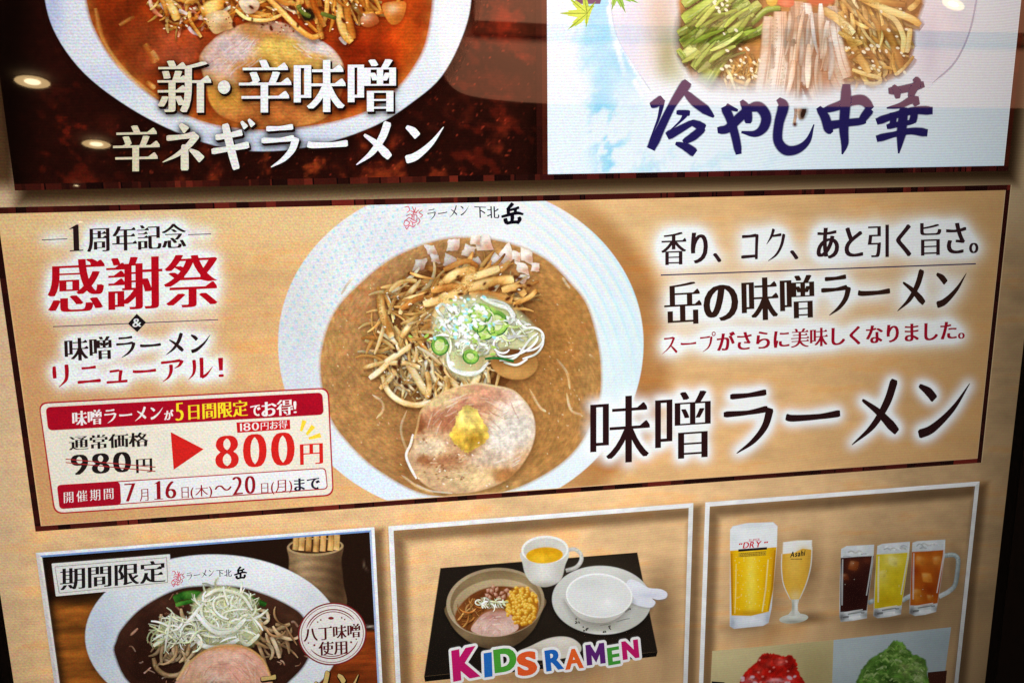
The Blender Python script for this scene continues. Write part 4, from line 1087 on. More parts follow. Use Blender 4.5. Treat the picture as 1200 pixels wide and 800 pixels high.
def cool_col(X, Y):
    c = np.ones(X.shape + (3,)) * np.array([233.0, 243, 249])
    n = fbm(X, Y, 26, 7, 5); n2 = fbm(X + 0.3 * Y, Y * 0.8, 12, 17, 4)
    # blue water colour stream
    xc = 708 + 0.10 * Y + 10 * n2; wdt = 26 + 14 * n
    k = sstep(wdt + 12, wdt - 16, np.abs(X - xc)) * sstep(150, 70, Y) * (0.75 + 0.5 * n)
    c = lerp(c, np.array([150, 216, 244]), np.clip(k, 0, 0.9)[..., None])
    k = sstep(-0.05, 0.35, n2 + 0.5 * n) * np.exp(-((X - 712 - (Y - 160) * 0.2) / 20) ** 2) * sstep(80, 130, Y)
    c = lerp(c, np.array([142, 212, 242]), np.clip(k * 0.9, 0, 1)[..., None])
    k = sstep(0.1, 0.5, n2) * sstep(160, 195, Y) * sstep(700, 730, X) * sstep(1000, 780, X)
    c = lerp(c, np.array([176, 224, 242]), (0.6 * k)[..., None])
    for (x0, y0, x1, y1, w_) in ((714, 10, 722, 55, 5), (722, 50, 732, 88, 4), (724, 44, 738, 72, 3), (738, 72, 760, 108, 2.4), (744, 96, 752, 112, 4)):
        t = np.clip(((X - x0) * (x1 - x0) + (Y - y0) * (y1 - y0)) / ((x1 - x0) ** 2 + (y1 - y0) ** 2), 0, 1)
        d = np.hypot(X - x0 - t * (x1 - x0), Y - y0 - t * (y1 - y0)); c = lerp(c, np.array([246, 250, 252]), (sstep(w_, w_ * 0.4, d) * (1 - 0.6 * t))[..., None])
    k = sstep(150, 205, Y) * sstep(760, 1000, X); c = lerp(c, np.array([226, 243, 252]), (0.7 * k)[..., None])
    return c


a = Art(); a.grid(*lines((rin[0] - 0.0002, rin[1], rin[2] - 0.0002, rin[3]), 0.0013, 0.0013), ZL(1), cool_col)
a.rect(rin[1] - 0.0006, rin[1], rin[2], rin[3], ZL(1.2), (250, 252, 254)); a.rect(rin[0], rin[1], rin[2] - 0.0001, rin[2] + 0.0005, ZL(1.2), (216, 232, 250))
a.build('background', R)
a = Art(); bars(a, TRP, ft - 0.0001, ZL(0.6), 35, dark=(24, 8, 9), red=(96, 30, 26), sides='b', step=(0.002, 0.012)); bars(a, TRP, 0.0036, ZL(0.6), 29, dark=(60, 22, 14), red=(120, 44, 26), sides='lr'); a.build('frame', R)
# plate
clR = clip_to((rin[0], rin[1], rin[2], rin[3]), 0.0)
pl = cr([(712, -20), (722, 40), (742, 76), (768, 112), (810, 140), (880, 158), (950, 160), (1030, 145), (1092, 100), (1118, 76), (1136, 40), (1146, 0), (1146, -50), (1110, -105), (1000, -125), (900, -128), (800, -122), (730, -90)], 5, True)


def plate_col(X, Y):
    c = paint((236, 240, 246), [(772, 20, 26, 60, (206, 178, 158), 0.75), (782, 66, 14, 34, (158, 160, 116), 0.85), (735, 40, 20, 70, (222, 222, 240), 0.9), (1090, 60, 16, 60, (214, 212, 226), 0.9), (1120, 50, 22, 60, (228, 230, 240), 0.9), (790, 88, 14, 16, (176, 186, 146), 0.6)], [(20, 0.02, 4), (2.5, 0.02, 6)])(X, Y)
    return lerp(c, cool_col(X, Y), sstep(90, 122, Y + 0.06 * np.abs(X - 930))[..., None])


a = Art(); a.star((930, 20), pl, ZL(2), plate_col, 60, 0.6, clR)
edge_pts = cr([(1092, 98), (1118, 74), (1135, 40), (1144, 0), (1146, -20)], 10)
a.strand(edge_pts, 1.6, ((176, 172, 196),) * 3, ZL(2.3), soft=0.8, alpha=0.8, ends=(0.3, 1))
a.strand(cr([(714, -10), (722, 40), (742, 76), (762, 106)], 8), 1.2, ((204, 206, 226),) * 3, ZL(2.3), soft=0.8, alpha=0.6)
PLT = a.build('noodle_plate', R, 'white plate of chilled noodles with cucumber, meat strips and yellow noodles')
# noodles
SHY = (112, 66, 26)
YEL = [((176, 122, 44), (226, 180, 92), (250, 222, 150)), ((160, 104, 40), (214, 164, 80), (242, 208, 130)), ((186, 136, 66), (234, 196, 120), (252, 232, 176))]
a = Art()
base = cr([(806, -20), (800, 40), (806, 84), (822, 104), (850, 112), (900, 112), (960, 108), (1010, 100), (1040, 96), (1064, 78), (1070, 40), (1074, -20), (940, -60)], 5, True)
a.star((930, 30), base, ZL(3), paint((176, 122, 58), [(850, 95, 30, 16, (206, 160, 80), 0.8), (1010, 60, 40, 40, (150, 104, 52), 0.8)], [(8, 0.3, 6)]), 24, 3, clR)
a.heap((862, 88, 38, 18), 110, 24, 3.6, YEL, ZL(3.4), 0.7, 65, 60, shadow=SHY, sh=0.45)
a.heap((1018, 36, 42, 44), 130, 42, 5.5, YEL, ZL(3.9), 0.25, 62, 30, shadow=SHY, sh=0.45)
a.heap((1010, 84, 30, 12), 24, 36, 5.5, YEL, ZL(4.4), 1.6, 20, 60, shadow=SHY)
for p, wd in (([(984, 14), (992, 40), (1004, 64), (1018, 86)], 13), ([(1032, 14), (1048, 24), (1058, 44), (1057, 62)], 9), ([(1034, 30), (1046, 52), (1056, 80)], 13), ([(1066, 34), (1064, 50), (1062, 62)], 9), ([(960, 10), (980, 22), (1000, 40)], 14), ([(1010, 0), (1040, 12), (1066, 22), (1078, 30)], 12),
              ([(1046, 62), (1046, 76), (1050, 88)], 6), ([(1070, 66), (1064, 74), (1054, 84), (1048, 88)], 6), ([(994, 70), (1008, 60), (1020, 64), (1030, 82)], 8), ([(998, 82), (1016, 88), (1030, 92), (1028, 98), (1012, 98)], 7), ([(1064, 12), (1072, 6), (1076, 0)], 10), ([(1000, -4), (1030, 2), (1060, 6)], 12), ([(982, 38), (996, 46), (1008, 50)], 8), ([(990, 60), (1000, 54), (1010, 50)], 6)):
    wd *= 0.72; q = cr(p, 7); a.strand(q + (2, 3), wd * 1.3, (SHY,) * 3, ZL(5.6), soft=0.6, alpha=0.55, vary=0); a.strand(q, wd, YEL[RNG.randrange(3)], ZL(5.65), ends=(0.7, 0.7), soft=0.12)
a.build('yellow_noodles', PLT)
# cucumber sticks
a = Art(); CU = [((120, 140, 46), (172, 192, 80), (204, 214, 116)), ((140, 154, 58), (190, 202, 98), (216, 222, 136)), ((108, 132, 40), (152, 180, 64), (188, 206, 100))]
SHG = (58, 44, 16)
a.star((840, 40), cr([(802, 10), (792, 42), (798, 72), (815, 84), (850, 70), (880, 40), (890, 0), (850, -20)], 5, True), ZL(4.8), (86, 74, 30), 6, 5, clR)
for p, wd in (([(806, 38), (830, 24), (856, 6), (872, -8)], 15), ([(800, 24), (820, 12), (846, -4)], 15), ([(798, 52), (824, 36), (852, 18), (876, 0)], 16), ([(794, 40), (806, 34), (820, 26)], 10), ([(802, 66), (828, 48), (852, 28), (880, 6)], 17), ([(812, 80), (830, 60), (850, 36)], 13), ([(824, 98), (840, 72), (858, 46)], 20), ([(836, 60), (852, 44), (866, 24)], 16),
              ([(846, 50), (870, 44), (896, 34)], 9), ([(862, 30), (876, 16), (890, 4)], 12), ([(870, 34), (884, 24), (898, 12), (914, 10)], 7), ([(818, 70), (836, 50), (850, 34)], 12), ([(794, 58), (800, 66), (804, 74)], 7), ([(880, 40), (894, 32), (904, 20)], 8), ([(800, 6), (812, -2), (826, -8)], 12), ([(852, 6), (868, -4), (884, -10)], 12)):
    q = cr(p, 7); a.strand(q + (1.5, 3.5), wd * 1.15, (SHG,) * 3, ZL(5.0), soft=0.5, alpha=0.7, vary=0); a.strand(q, wd, CU[RNG.randrange(3)], ZL(5.05), ends=(0.75, 0.7), soft=0.1)
    a.strand(q + (1.5, wd * 0.36), 2.4, ((64, 96, 30),) * 3, ZL(5.1), soft=0.8, alpha=0.45, ends=(0.2, 0.2))
    for k in range(2): a.strand(q[2:-2] + (RNG.uniform(-2, 2), RNG.uniform(-0.25, 0.2) * wd), 1.4, (((226, 230, 160),) * 3, ((140, 164, 60),) * 3)[k], ZL(5.1), soft=0.9, alpha=0.45, ends=(0.2, 0.2))
a.heap((838, 40, 34, 34), 46, 40, 5.5, CU, ZL(5.15), 0.15, -40, 14, shadow=SHG, sh=0.7)
a.build('cucumber_sticks', PLT)
# meat strips
a = Art(); ME = [((210, 160, 120), (236, 212, 184), (250, 240, 226)), ((200, 146, 106), (230, 200, 168), (246, 232, 212)), ((220, 176, 140), (242, 222, 200), (252, 246, 236))]
SHM = (158, 98, 58)
for p, wd in (([(902, 20), (900, 56), (896, 86), (892, 110)], 18), ([(914, 14), (914, 50), (910, 84), (906, 112)], 18), ([(934, 2), (932, 40), (926, 80), (922, 112)], 18), ([(944, 4), (944, 36), (940, 70), (936, 110)], 15), ([(958, 16), (958, 50), (962, 84), (968, 118)], 17), ([(972, 8), (976, 40), (982, 70), (990, 92)], 20), ([(962, 30), (970, 60), (978, 90), (986, 106)], 15),
              ([(948, 60), (950, 90), (956, 118)], 13), ([(930, 70), (928, 96), (926, 118)], 11), ([(952, 36), (946, 48), (942, 58)], 9), ([(966, 10), (972, 20), (974, 30)], 14)):
    q = cr(p, 8); a.strand(q + (3, 1), wd * 1.1, (SHM,) * 3, ZL(5.4), soft=0.4, alpha=0.7, vary=0); a.strand(q, wd, ME[RNG.randrange(3)], ZL(5.45), ends=(0.85, 0.8), soft=0.1, vary=0.05)
    for k in range(2):
        o = RNG.uniform(-0.3, 0.3) * wd; a.strand(q + (o, 0), 1.2, ((206, 150, 122),) * 3, ZL(5.5), soft=0.7, alpha=0.5, ends=(0.2, 0.2))
for p, wd in (([(937, 96), (936, 112), (936, 126), (939, 140)], 7), ([(940, 100), (946, 112), (950, 122)], 4), ([(930, 120), (932, 132), (930, 146)], 3)):
    a.strand(cr(p, 7), wd, ((110, 60, 36), (186, 130, 90), (226, 186, 150)), ZL(5.6), soft=0.6, alpha=0.9)
a.star((941, 132), ell(941, 132, 4, 9, 14, 15), ZL(5.7), (52, 30, 22), 3, 3); a.star((931, 146), ell(931, 146, 2.6, 2.6, 10), ZL(5.7), (90, 50, 44), 2, 1.5)
a.heap((941, 62, 38, 36), 30, 52, 6, ME, ZL(5.52), 0.1, 92, 8, shadow=SHM, sh=0.5)
a.build('meat_strips', PLT)
a = Art()
a.dots([(RNG.uniform(845, 895), RNG.uniform(56, 104)) for _ in range(26)] + [(RNG.uniform(985, 1062), RNG.uniform(4, 90)) for _ in range(28)] + [(RNG.uniform(836, 856), RNG.uniform(-4, 14)) for _ in range(12)] + [(862, 36), (848, 40), (1016, 58)], 1.4, (252, 240, 206), ZL(6), 0.4, 1.6, 40)
a.build('sesame_garnish', PLT)
a = Art()
a.star((904, 0), ell(904, 0, 7, 8, 18), ZL(5.9), paint((224, 176, 60), [(902, -2, 4, 4, (250, 220, 130), 0.9)]), 5, 1, clR); a.star((918, 0), cr([(910, 4), (914, -6), (926, -6), (930, 6), (920, 9)], 4, True), ZL(5.85), paint((222, 104, 66), [(920, 4, 6, 4, (240, 150, 110), 0.8)]), 5, 1, clR)
a.star((960, -2), cr([(946, 4), (952, -8), (972, -8), (978, 2), (964, 8)], 4, True), ZL(5.86), (206, 92, 50), 4, 3, clR)
a.build('tomato_garnish', PLT)
# white fade where the food meets the title
zf = ZL(7)
a = Art()
fx = np.arange(800, 1080, 3.0); fy = np.arange(72, 130, 2.0)
a.grid(fx, fy, zf, lambda X, Y: cool_col(X, Y), lambda X, Y: np.clip(sstep(86, 114, Y + 7 * fbm(X, Y, 18, 5, 3) - 12 * np.exp(-((X - 935) / 26) ** 2) - 5 * np.exp(-((X - 1015) / 20) ** 2) + 10 * sstep(1040, 1075, X) + 4 * sstep(845, 810, X)) * sstep(800, 812, X) * sstep(1077, 1066, X) * sstep(130, 124, Y), 0, 1), board=False, cut=0.02)
a.build('lettering_glow', R)
# maple leaves and a purple corner
a = Art(); a.poly([(674, -6), (673.5, 5), (703, 5), (706, -6)], ZL(3), (88, 56, 104)); a.build('purple_ribbon', R)


def maple(cx, cy, s, rd, col, hi):
    pts = []
    for k, (ang, ln) in enumerate(((-170, 0.55), (-125, 0.95), (-85, 1.05), (-45, 0.95), (-5, 0.8), (40, 0.55))):
        t = math.radians(ang + rd)
        for da, f in ((-18, 0.42), (-7, 0.7), (-5, 0.66), (0, 1.0), (5, 0.64), (8, 0.7), (18, 0.4)):
            q = math.radians(ang + rd + da); pts.append((cx + s * ln * f * math.cos(q), cy + s * ln * f * math.sin(q)))
    a = Art(); a.star((cx, cy), pts, ZL(3.5), paint(col, [(cx - s * 0.3, cy, s * 0.5, s * 0.5, hi, 0.9)], [(4, 0.12, 3)]), 6, 0.4, clR)
    for ang, ln in ((-170, 0.5), (-125, 0.85), (-85, 0.95), (-45, 0.85), (-5, 0.7), (40, 0.5)):
        t = math.radians(ang + rd); a.strand([(cx, cy), (cx + s * ln * 0.5 * math.cos(t), cy + s * ln * 0.5 * math.sin(t)), (cx + s * ln * math.cos(t), cy + s * ln * math.sin(t))], 0.9, (lerp(col, (60, 90, 20), 0.6),) * 3, ZL(3.7), soft=0.5, alpha=0.8)
    t = math.radians(120 + rd); a.strand(cr([(cx, cy), (cx - 0.25 * s * math.cos(t + 1), cy - .25 * s * math.sin(t + 1)), (cx + s * 0.35 * math.cos(t - 1.2), cy + 0.35 * s * math.sin(t - 1.2))], 4), 0.9, (lerp(col, (60, 90, 20), 0.3),) * 3, ZL(3.7))
    a.build('maple_leaf', R)


maple(688, 16, 32, -95, (176, 206, 52), (218, 232, 84)); maple(722, -8, 28, 110, (128, 190, 70), (170, 214, 90))
maple(706, -18, 24, 60, (140, 200, 66), (190, 222, 90))
# brush lettering, stroke by stroke
NAVY = (36, 30, 88)
a = Art(); zb = ZL(9)
STROKES = [  # each: points, widths
    ([(761.5, 124), (768, 121.5), (776, 115)], (6, 9, 8)), ([(776.5, 117), (771.5, 138), (766, 152), (761, 165)], (5.5, 3, 1.8, 1.2)), ([(762, 175), (774, 150), (787, 124), (800, 104), (806, 96)], (12, 9, 8, 11, 11)),
    ([(803, 109), (814, 120), (826, 129), (836, 137.5)], (7, 10, 10, 3)), ([(792, 132), (802, 132.5), (808, 133)], (5, 6, 6)), ([(803, 134), (797, 142), (785, 153)], (6, 2.6, 1.2)), ([(781, 160), (796, 152), (812, 143)], (10, 8, 6)), ([(809, 143), (818, 147), (826, 150)], (6, 9, 7)), ([(824, 150), (812, 160), (800, 167)], (8, 9, 6)), ([(791, 168), (804, 173), (814, 180)], (4, 9, 10)),
    ([(840, 153), (852, 151), (866, 138), (878, 127)], (8, 9, 10, 9)), ([(877, 127), (889, 126), (897, 137), (894, 150), (884, 157), (868, 155)], (10, 11, 11, 10, 7, 3)), ([(868, 118), (874, 128), (876, 138), (876, 145)], (5, 10, 9, 7)), ([(848, 125), (855, 140), (861, 160), (865, 181)], (10, 9, 9, 8)), ([(850, 124), (856, 127), (864, 130)], (6, 5, 3)),
    ([(911, 116), (917, 125), (912, 145), (911, 165), (920, 176), (934, 175), (946, 165), (953, 146)], (6, 12, 10, 10, 11, 9, 6, 1.5)),
    ([(958, 126), (966, 138), (970, 151), (974, 156)], (7, 10, 10, 5)), ([(964, 130), (980, 125), (996, 119), (1010, 118), (1021, 128)], (7, 9, 10, 11, 8)), ([(1019, 128), (1012, 137), (1008, 143)], (10, 9, 7)), ([(968, 148), (986, 145), (1004, 143), (1014, 142)], (10, 8, 8, 6)), ([(991, 99), (990, 120), (988, 150), (989, 168), (986, 181)], (10, 11, 10, 8, 2)),
    ([(1040, 107), (1052, 106), (1066, 103), (1082, 99)], (8, 8, 8, 8)), ([(1046, 100), (1050, 108), (1051, 116)], (4, 8, 5)), ([(1070, 92), (1074, 97), (1068, 108), (1066, 116)], (6, 8, 8, 6)), ([(1038, 127), (1054, 124), (1066, 118), (1076, 116)], (2, 6, 8, 6)), ([(1026, 143), (1046, 136), (1070, 130), (1092, 130)], (9, 7, 8, 10)), ([(1038, 149), (1052, 146), (1070, 143)], (6, 6, 5)), ([(1045, 132), (1046, 140), (1044, 149)], (8, 7, 6)), ([(1069, 128), (1070, 136), (1068, 144)], (8, 8, 8)), ([(1072, 120), (1074, 124)], (8, 6)),
    ([(1026, 163), (1046, 158), (1066, 154), (1086, 156)], (9, 6, 7, 10)), ([(1058, 126), (1057, 140), (1055, 158), (1052, 180)], (9, 10, 10, 2))]
for i, (p, wd) in enumerate(STROKES):
    a.strand(cr(p, 8), [q * 1.28 for q in wd], (NAVY,) * 3, zb + i * 2e-6, soft=0.06, ends=(0.75, 0.75) if wd[0] > 3 and wd[-1] > 3 else (0.8, 0.8), vary=0)
a.build('brush_lettering', R)

# ================================================================== lower left panel: dark miso ramen photograph
B = panel('lower left panel with dark brown miso ramen photo and a limited time tag', BLP)
fb = 0.0034


def dense(pts, n=10):
    p = np.array(pts, float); return np.vstack([p[i] + (p[(i + 1) % len(p)] - p[i]) * np.linspace(0, 1, n, endpoint=False)[:, None] for i in range(len(p))])


def bevel_frame(parent, r, t, z, outer, inner=None):
    """pale frame; with an inner bevel if asked"""
    a = Art(); us_, vs_ = (r[0], r[1]), (r[2], r[3])
    def ring(r0, r1, zz, cols):
        n = 40
        for k, (p, q) in enumerate((((0, 2), (1, 2)), ((1, 2), (1, 3)), ((1, 3), (0, 3)), ((0, 3), (0, 2)))):
            A0 = np.array((r0[p[0]], r0[p[1]])); A1 = np.array((r0[q[0]], r0[q[1]])); B0 = np.array((r1[p[0]], r1[p[1]])); B1 = np.array((r1[q[0]], r1[q[1]]))
            ts = np.linspace(0, 1, n)[:, None]
            pts = np.vstack([A0 + (A1 - A0) * ts, B0 + (B1 - B0) * ts])
            fs = [(i, i + 1, n + i + 1, n + i) for i in range(n - 1)]
            c = np.ones((2 * n, 3)) * cols[k] * (1 + 0.03 * NR.randn(2 * n, 1)); a.add(pts, zz, fs, c, board=True)
    def ins(d): return (r[0] + d, r[1] - d, r[2] + d, r[3] - d)
    W0 = [np.array(c, float) for c in outer]
    if inner is None: ring(r, ins(t), z, W0)
    else:
        ring(r, ins(t * 0.6), z, W0); ring(ins(t * 0.6), ins(t), z, [np.array(c, float) for c in inner])
    a.build('frame', parent)


bevel_frame(B, BLP, fb, ZL(9), [(226, 222, 216), (244, 244, 244), (240, 242, 246), (214, 206, 204)], [(190, 190, 190), (172, 190, 224), (120, 152, 206), (232, 226, 220)])


def table_col(X, Y):
    c = np.ones(X.shape + (3,)) * np.array([34.0, 19, 12])
    c = lerp(c, np.array([74, 22, 12]), (0.8 * np.exp(-((X - 60) / 30) ** 2 - ((Y - 690) / 22) ** 2))[..., None])
    g = fbm(X * 0.35, Y * 1.6 + 0.06 * X, 16, 3, 5); g2 = fbm(X * 0.2, Y * 2.0, 6, 13, 3)
    wd = np.array([146.0, 82, 28]) * (1 + 0.5 * g + 0.2 * g2)[..., None]
    wr = np.array([136.0, 58, 20]) * (1 + 0.5 * g + 0.2 * g2)[..., None]
    left = sstep(694, 712, Y + 0.08 * (X - 60)) * sstep(300, 200, X)
    c = lerp(c, wd, left[..., None]); c = lerp(c, wr, (sstep(736, 742, Y) * sstep(300, 380, X))[..., None])
    c = c * (1 - 0.45 * np.exp(-((Y - 699) / 8.0) ** 2) * sstep(200, 100, X))[..., None]
    dd = quadsd(*P(X, Y), BLP); c = c * (1 - 0.6 * np.exp(-((dd + 0.0035) / 0.0035) ** 2) * sstep(200, 60, X))[..., None]
    k = np.exp(-((Y - 733 - 0.1 * (X - 430)) / 1.2) ** 2) * sstep(424, 432, X); c = lerp(c, np.array([206, 196, 184]), (0.8 * k)[..., None])
    r = np.hypot((X - 437) / 11.0, (Y - 657) / 13.0); k = np.exp(-((r - 1) / 0.1) ** 2) * sstep(652, 664, Y) * sstep(440, 425, X + 5); c = lerp(c, np.array([190, 160, 140]), (0.8 * k)[..., None])
    return c


bin_ = (BLP[0] + fb, BLP[1] - fb, BLP[2], BLP[3] - fb)
a = Art(); a.grid(*lines((bin_[0] - 0.0002, bin_[1] + 0.0002, BLP[2], bin_[3] + 0.0002), 0.0013, 0.0013), ZL(1), table_col); a.build('background', B)
clB = clip_to(bin_, 0.0)
# chopstick jar
a = Art()
jar = cr([(337, 640), (339, 655), (338, 680), (339, 714), (402, 714), (402, 680), (400, 656), (402, 640), (390, 632), (350, 632)], 5, True)


def jar_col(X, Y):
    c = paint((132, 102, 70), [(354, 668, 15, 40, (174, 144, 106), 0.9), (398, 680, 16, 60, (66, 44, 28), 0.95), (340, 690, 10, 40, (110, 84, 58), 0.7)], [(6, 0.08, 3)])(X, Y)
    return c * (1 + 0.1 * np.sin((Y + 3 * fbm(X, Y, 30, 5) - 0.012 * (X - 370) ** 2 * 0.5) / 1.9) * sstep(650, 656, Y))[..., None]


a.star((370, 668), jar, ZL(1.6), jar_col, 24, 1, clB)
JAR = a.build('chopstick_jar', B, 'grey brown pottery jar holding wooden chopsticks')
a = Art(); a.star((369.5, 640), ell(369.5, 640, 33, 10.5, 40, -2), ZL(1.8), (176, 146, 104), 3, 0.7, clB); a.star((369.5, 639.5), ell(369.5, 639.5, 30.5, 8.6, 40, -2), ZL(1.9), (66, 40, 22), 3, 0.7, clB)
for x in (346, 353, 361, 370, 378, 387, 394):
    a.strand(np.array([(x, 646 - abs(x - 370) * 0.09), (x + 0.6, 638), (x + 1, 626)]), 7, ((150, 100, 46), (214, 164, 94), (236, 196, 130)), ZL(2) + x * 1e-8, ends=(1, 1), soft=0.1)
a.build('chopsticks', JAR)
a = Art()
o = ell(250, 745, 150, 96, 90, 0)
a.star((250, 745), o + (2, 3), ZL(2.2), (16, 9, 6), 3, 6, clB, alpha=0.7)
a.star((250, 745), o, ZL(2.4), paint((226, 231, 235), [(120, 740, 30, 60, (196, 208, 224), 0.9), (300, 668, 90, 24, (238, 241, 244), 0.9), (180, 680, 50, 20, (222, 230, 238), 0.8), (370, 700, 30, 30, (216, 218, 222), 0.8)], [(12, 0.02, 6)]), 30, 0.8, clB)
BB = a.build('ramen_bowl', B, 'white bowl of dark brown miso ramen topped with leek threads')
br = cr([(134, 765), (136, 750), (143, 735), (165, 712), (198, 693), (226, 686), (275, 686), (310, 695), (340, 709), (356, 722), (365, 745), (361, 772), (340, 797), (300, 826), (200, 826), (152, 800)], 5, True)
a = Art(); SHB = (24, 12, 8)
a.star((250, 750), br, ZL(2.8), paint((50, 26, 18), [(150, 740, 16, 40, (74, 42, 30), 0.7), (300, 700, 50, 14, (84, 50, 36), 0.8), (200, 705, 40, 12, (76, 44, 32), 0.7), (340, 730, 20, 30, (76, 48, 32), 0.6), (170, 770, 30, 30, (40, 18, 12), 0.7)], [(8, 0.22, 7), (3, 0.12, 4)]), 40, 1.5, clB)
for i in range(34):
    t = RNG.uniform(0, 6.28); r = RNG.uniform(0.72, 0.97); x = 250 + 112 * r * math.cos(t); y = 755 + 66 * r * math.sin(t)
    sg = RNG.choice((-1, 1)); a.strand(cr([(x, y), (x + RNG.uniform(1, 5), y + sg * RNG.uniform(0, 3)), (x + RNG.uniform(2, 9), y + sg * RNG.uniform(0, 7))], 4), RNG.uniform(0.8, 2.2), ((120, 76, 52), (186, 140, 112), (226, 196, 176)), ZL(2.9) + i * 1e-7, soft=0.8, alpha=RNG.uniform(0.3, 0.9))
a.build('dark_broth', BB)
a = Art()
for p, wd in (([(204, 702), (216, 697), (236, 696)], 13), ([(250, 690), (268, 691), (288, 697)], 11), ([(206, 708), (222, 704), (236, 702)], 7), ([(280, 698), (296, 702), (312, 708)], 9)):
    a.strand(cr(p, 6), wd * 0.7, ((18, 52, 14), (44, 104, 30), (84, 146, 52)), ZL(3.2), ends=(0.8, 0.8))
a.build('green_leaves', BB)
a = Art()
a.heap((212, 752, 30, 26), 40, 40, 4.5, [((120, 90, 60), (196, 164, 122), (232, 210, 176)), ((100, 72, 46), (176, 142, 102), (220, 192, 152))], ZL(3.4), 0.9, 110, 50, shadow=SHB)
a.heap((316, 745, 26, 22), 22, 34, 4, [((110, 80, 50), (190, 152, 106), (230, 204, 164)), ((90, 62, 38), (160, 120, 80), (206, 170, 126))], ZL(3.8), 0.9, 40, 50, shadow=SHB)
for p, wd in (([(180, 770), (184, 782), (196, 790), (212, 788), (222, 772)], 5), ([(300, 728), (318, 738), (340, 730)], 4.5), ([(318, 745), (324, 758), (328, 770)], 4.5), ([(324, 745), (334, 746), (344, 748)], 4), ([(303, 714), (312, 716), (314, 726), (304, 732)], 3.5), ([(284, 756), (280, 766), (284, 772)], 5), ([(290, 760), (300, 766), (304, 770)], 4)):
    q = cr(p, 6); a.strand(q + (0.8, 1.6), wd * 1.5, (SHB,) * 3, ZL(4.2), soft=0.6, alpha=0.6, vary=0); a.strand(q, wd, ((120, 92, 60), (206, 178, 138), (238, 220, 190)), ZL(4.25))
a.build('bean_sprouts', BB)
a = Art()
a.star((262, 722), cr([(228, 735), (226, 710), (240, 692), (262, 686), (285, 694), (302, 716), (304, 738), (286, 752), (258, 756), (238, 750)], 5, True), ZL(4.4), paint((206, 208, 158), [(262, 708, 24, 16, (234, 236, 204), 0.9), (250, 745, 24, 12, (150, 150, 92), 0.8), (290, 735, 14, 18, (196, 202, 156), 0.8)], [(6, 0.2, 4)]), 14, 2)
LEEK = [((196, 198, 144), (234, 236, 206), (252, 253, 240)), ((180, 184, 122), (222, 228, 184), (246, 249, 228)), ((214, 216, 184), (242, 244, 228), (255, 255, 252))]
a.heap((264, 720, 36, 29), 260, 30, 2.2, LEEK, ZL(4.6), 1.2, 0, 180, shadow=(140, 142, 86), sh=0.35)
a.heap((212, 737, 26, 15), 90, 38, 2.0, LEEK[1:], ZL(5.2), 1.1, -30, 60, shadow=(60, 48, 28), sh=0.4)
for p, wd in ((ell(262, 716, 26, 20, 30, 10, 20, 190), 2.8), (ell(266, 711, 17, 12, 26, 30, 60, 260), 2.4), ([(262, 686), (264, 696), (268, 708)], 2.6), ([(228, 716), (250, 738), (272, 738), (288, 724)], 5), ([(222, 740), (240, 756), (262, 756), (280, 748)], 5), ([(196, 748), (220, 728), (238, 706)], 4), ([(180, 756), (205, 738), (228, 724)], 4.5), ([(282, 748), (290, 754), (304, 742)], 4.5), ([(240, 698), (256, 690), (282, 696), (296, 714)], 3.4), ([(202, 724), (214, 742), (220, 752)], 3)):
    q = p if isinstance(p, np.ndarray) else cr(p, 7); a.strand(q + (0.8, 1.6), wd * 1.4, ((110, 110, 60),) * 3, ZL(5.6), soft=0.6, alpha=0.5, vary=0); a.strand(q, wd, LEEK[2], ZL(5.65), ends=(0.6, 0.6))
a.build('leek_threads', BB)
pkB = cr([(204, 806), (214, 786), (226, 772), (244, 760), (264, 755), (286, 757), (304, 768), (314, 784), (318, 806), (300, 826), (220, 826)], 6, True)
a = Art(); a.star((262, 795), pkB + (0, -2), ZL(6), SHB, 4, 4, clB, alpha=0.7)
a.star((262, 795), pkB, ZL(6.1), paint((222, 166, 140), [(240, 775, 20, 14, (232, 186, 160), 0.9), (280, 780, 24, 14, (226, 168, 146), 0.9), (262, 756, 40, 5, (214, 150, 96), 0.9), (250, 795, 20, 8, (240, 208, 186), 0.9), (228, 800, 14, 16, (226, 180, 140), 0.8), (262, 806, 40, 8, (84, 60, 46), 0.6), (272, 770, 18, 6, (236, 196, 174), 0.8), (300, 790, 10, 10, (206, 150, 120), 0.8)], [(6, 0.1, 4), (3, 0.14, 5), (18, 0.1, 6, 2)], warp=0.8, sharp=1.4), 26, 1, clB)
a.strand(pkB[3:48], 2.4, ((190, 130, 70), (226, 176, 106), (244, 206, 150)), ZL(6.2), soft=0.8, alpha=0.7)
insB = lambda x, y: ((x - 262) / 50) ** 2 + ((y - 800) / 42) ** 2 < 1
a.fibres((262, 785, 46, 26), 90, 18, lambda x, y: math.degrees(math.atan2(y - 805, x - 262)) + 90, ((190, 120, 98), (244, 210, 190), (236, 190, 166), (206, 146, 116)), ZL(6.15), insB, 20)
a.build('pork_slice', BB)
shop_name(BB, [('ラーメン', 'brush', (219, 679), (252, 673.5), (218.6, 670), (30, 24, 34), 0), ('下北', 'brush', (254, 675), (272, 674.6), (253.7, 666.5), (30, 24, 34), 2), ('岳', 'logo', (274.5, 679), (290, 676.5), (274.3, 663.5), (16, 12, 22), 4)], (208, 677, 0.68), ZL(7))
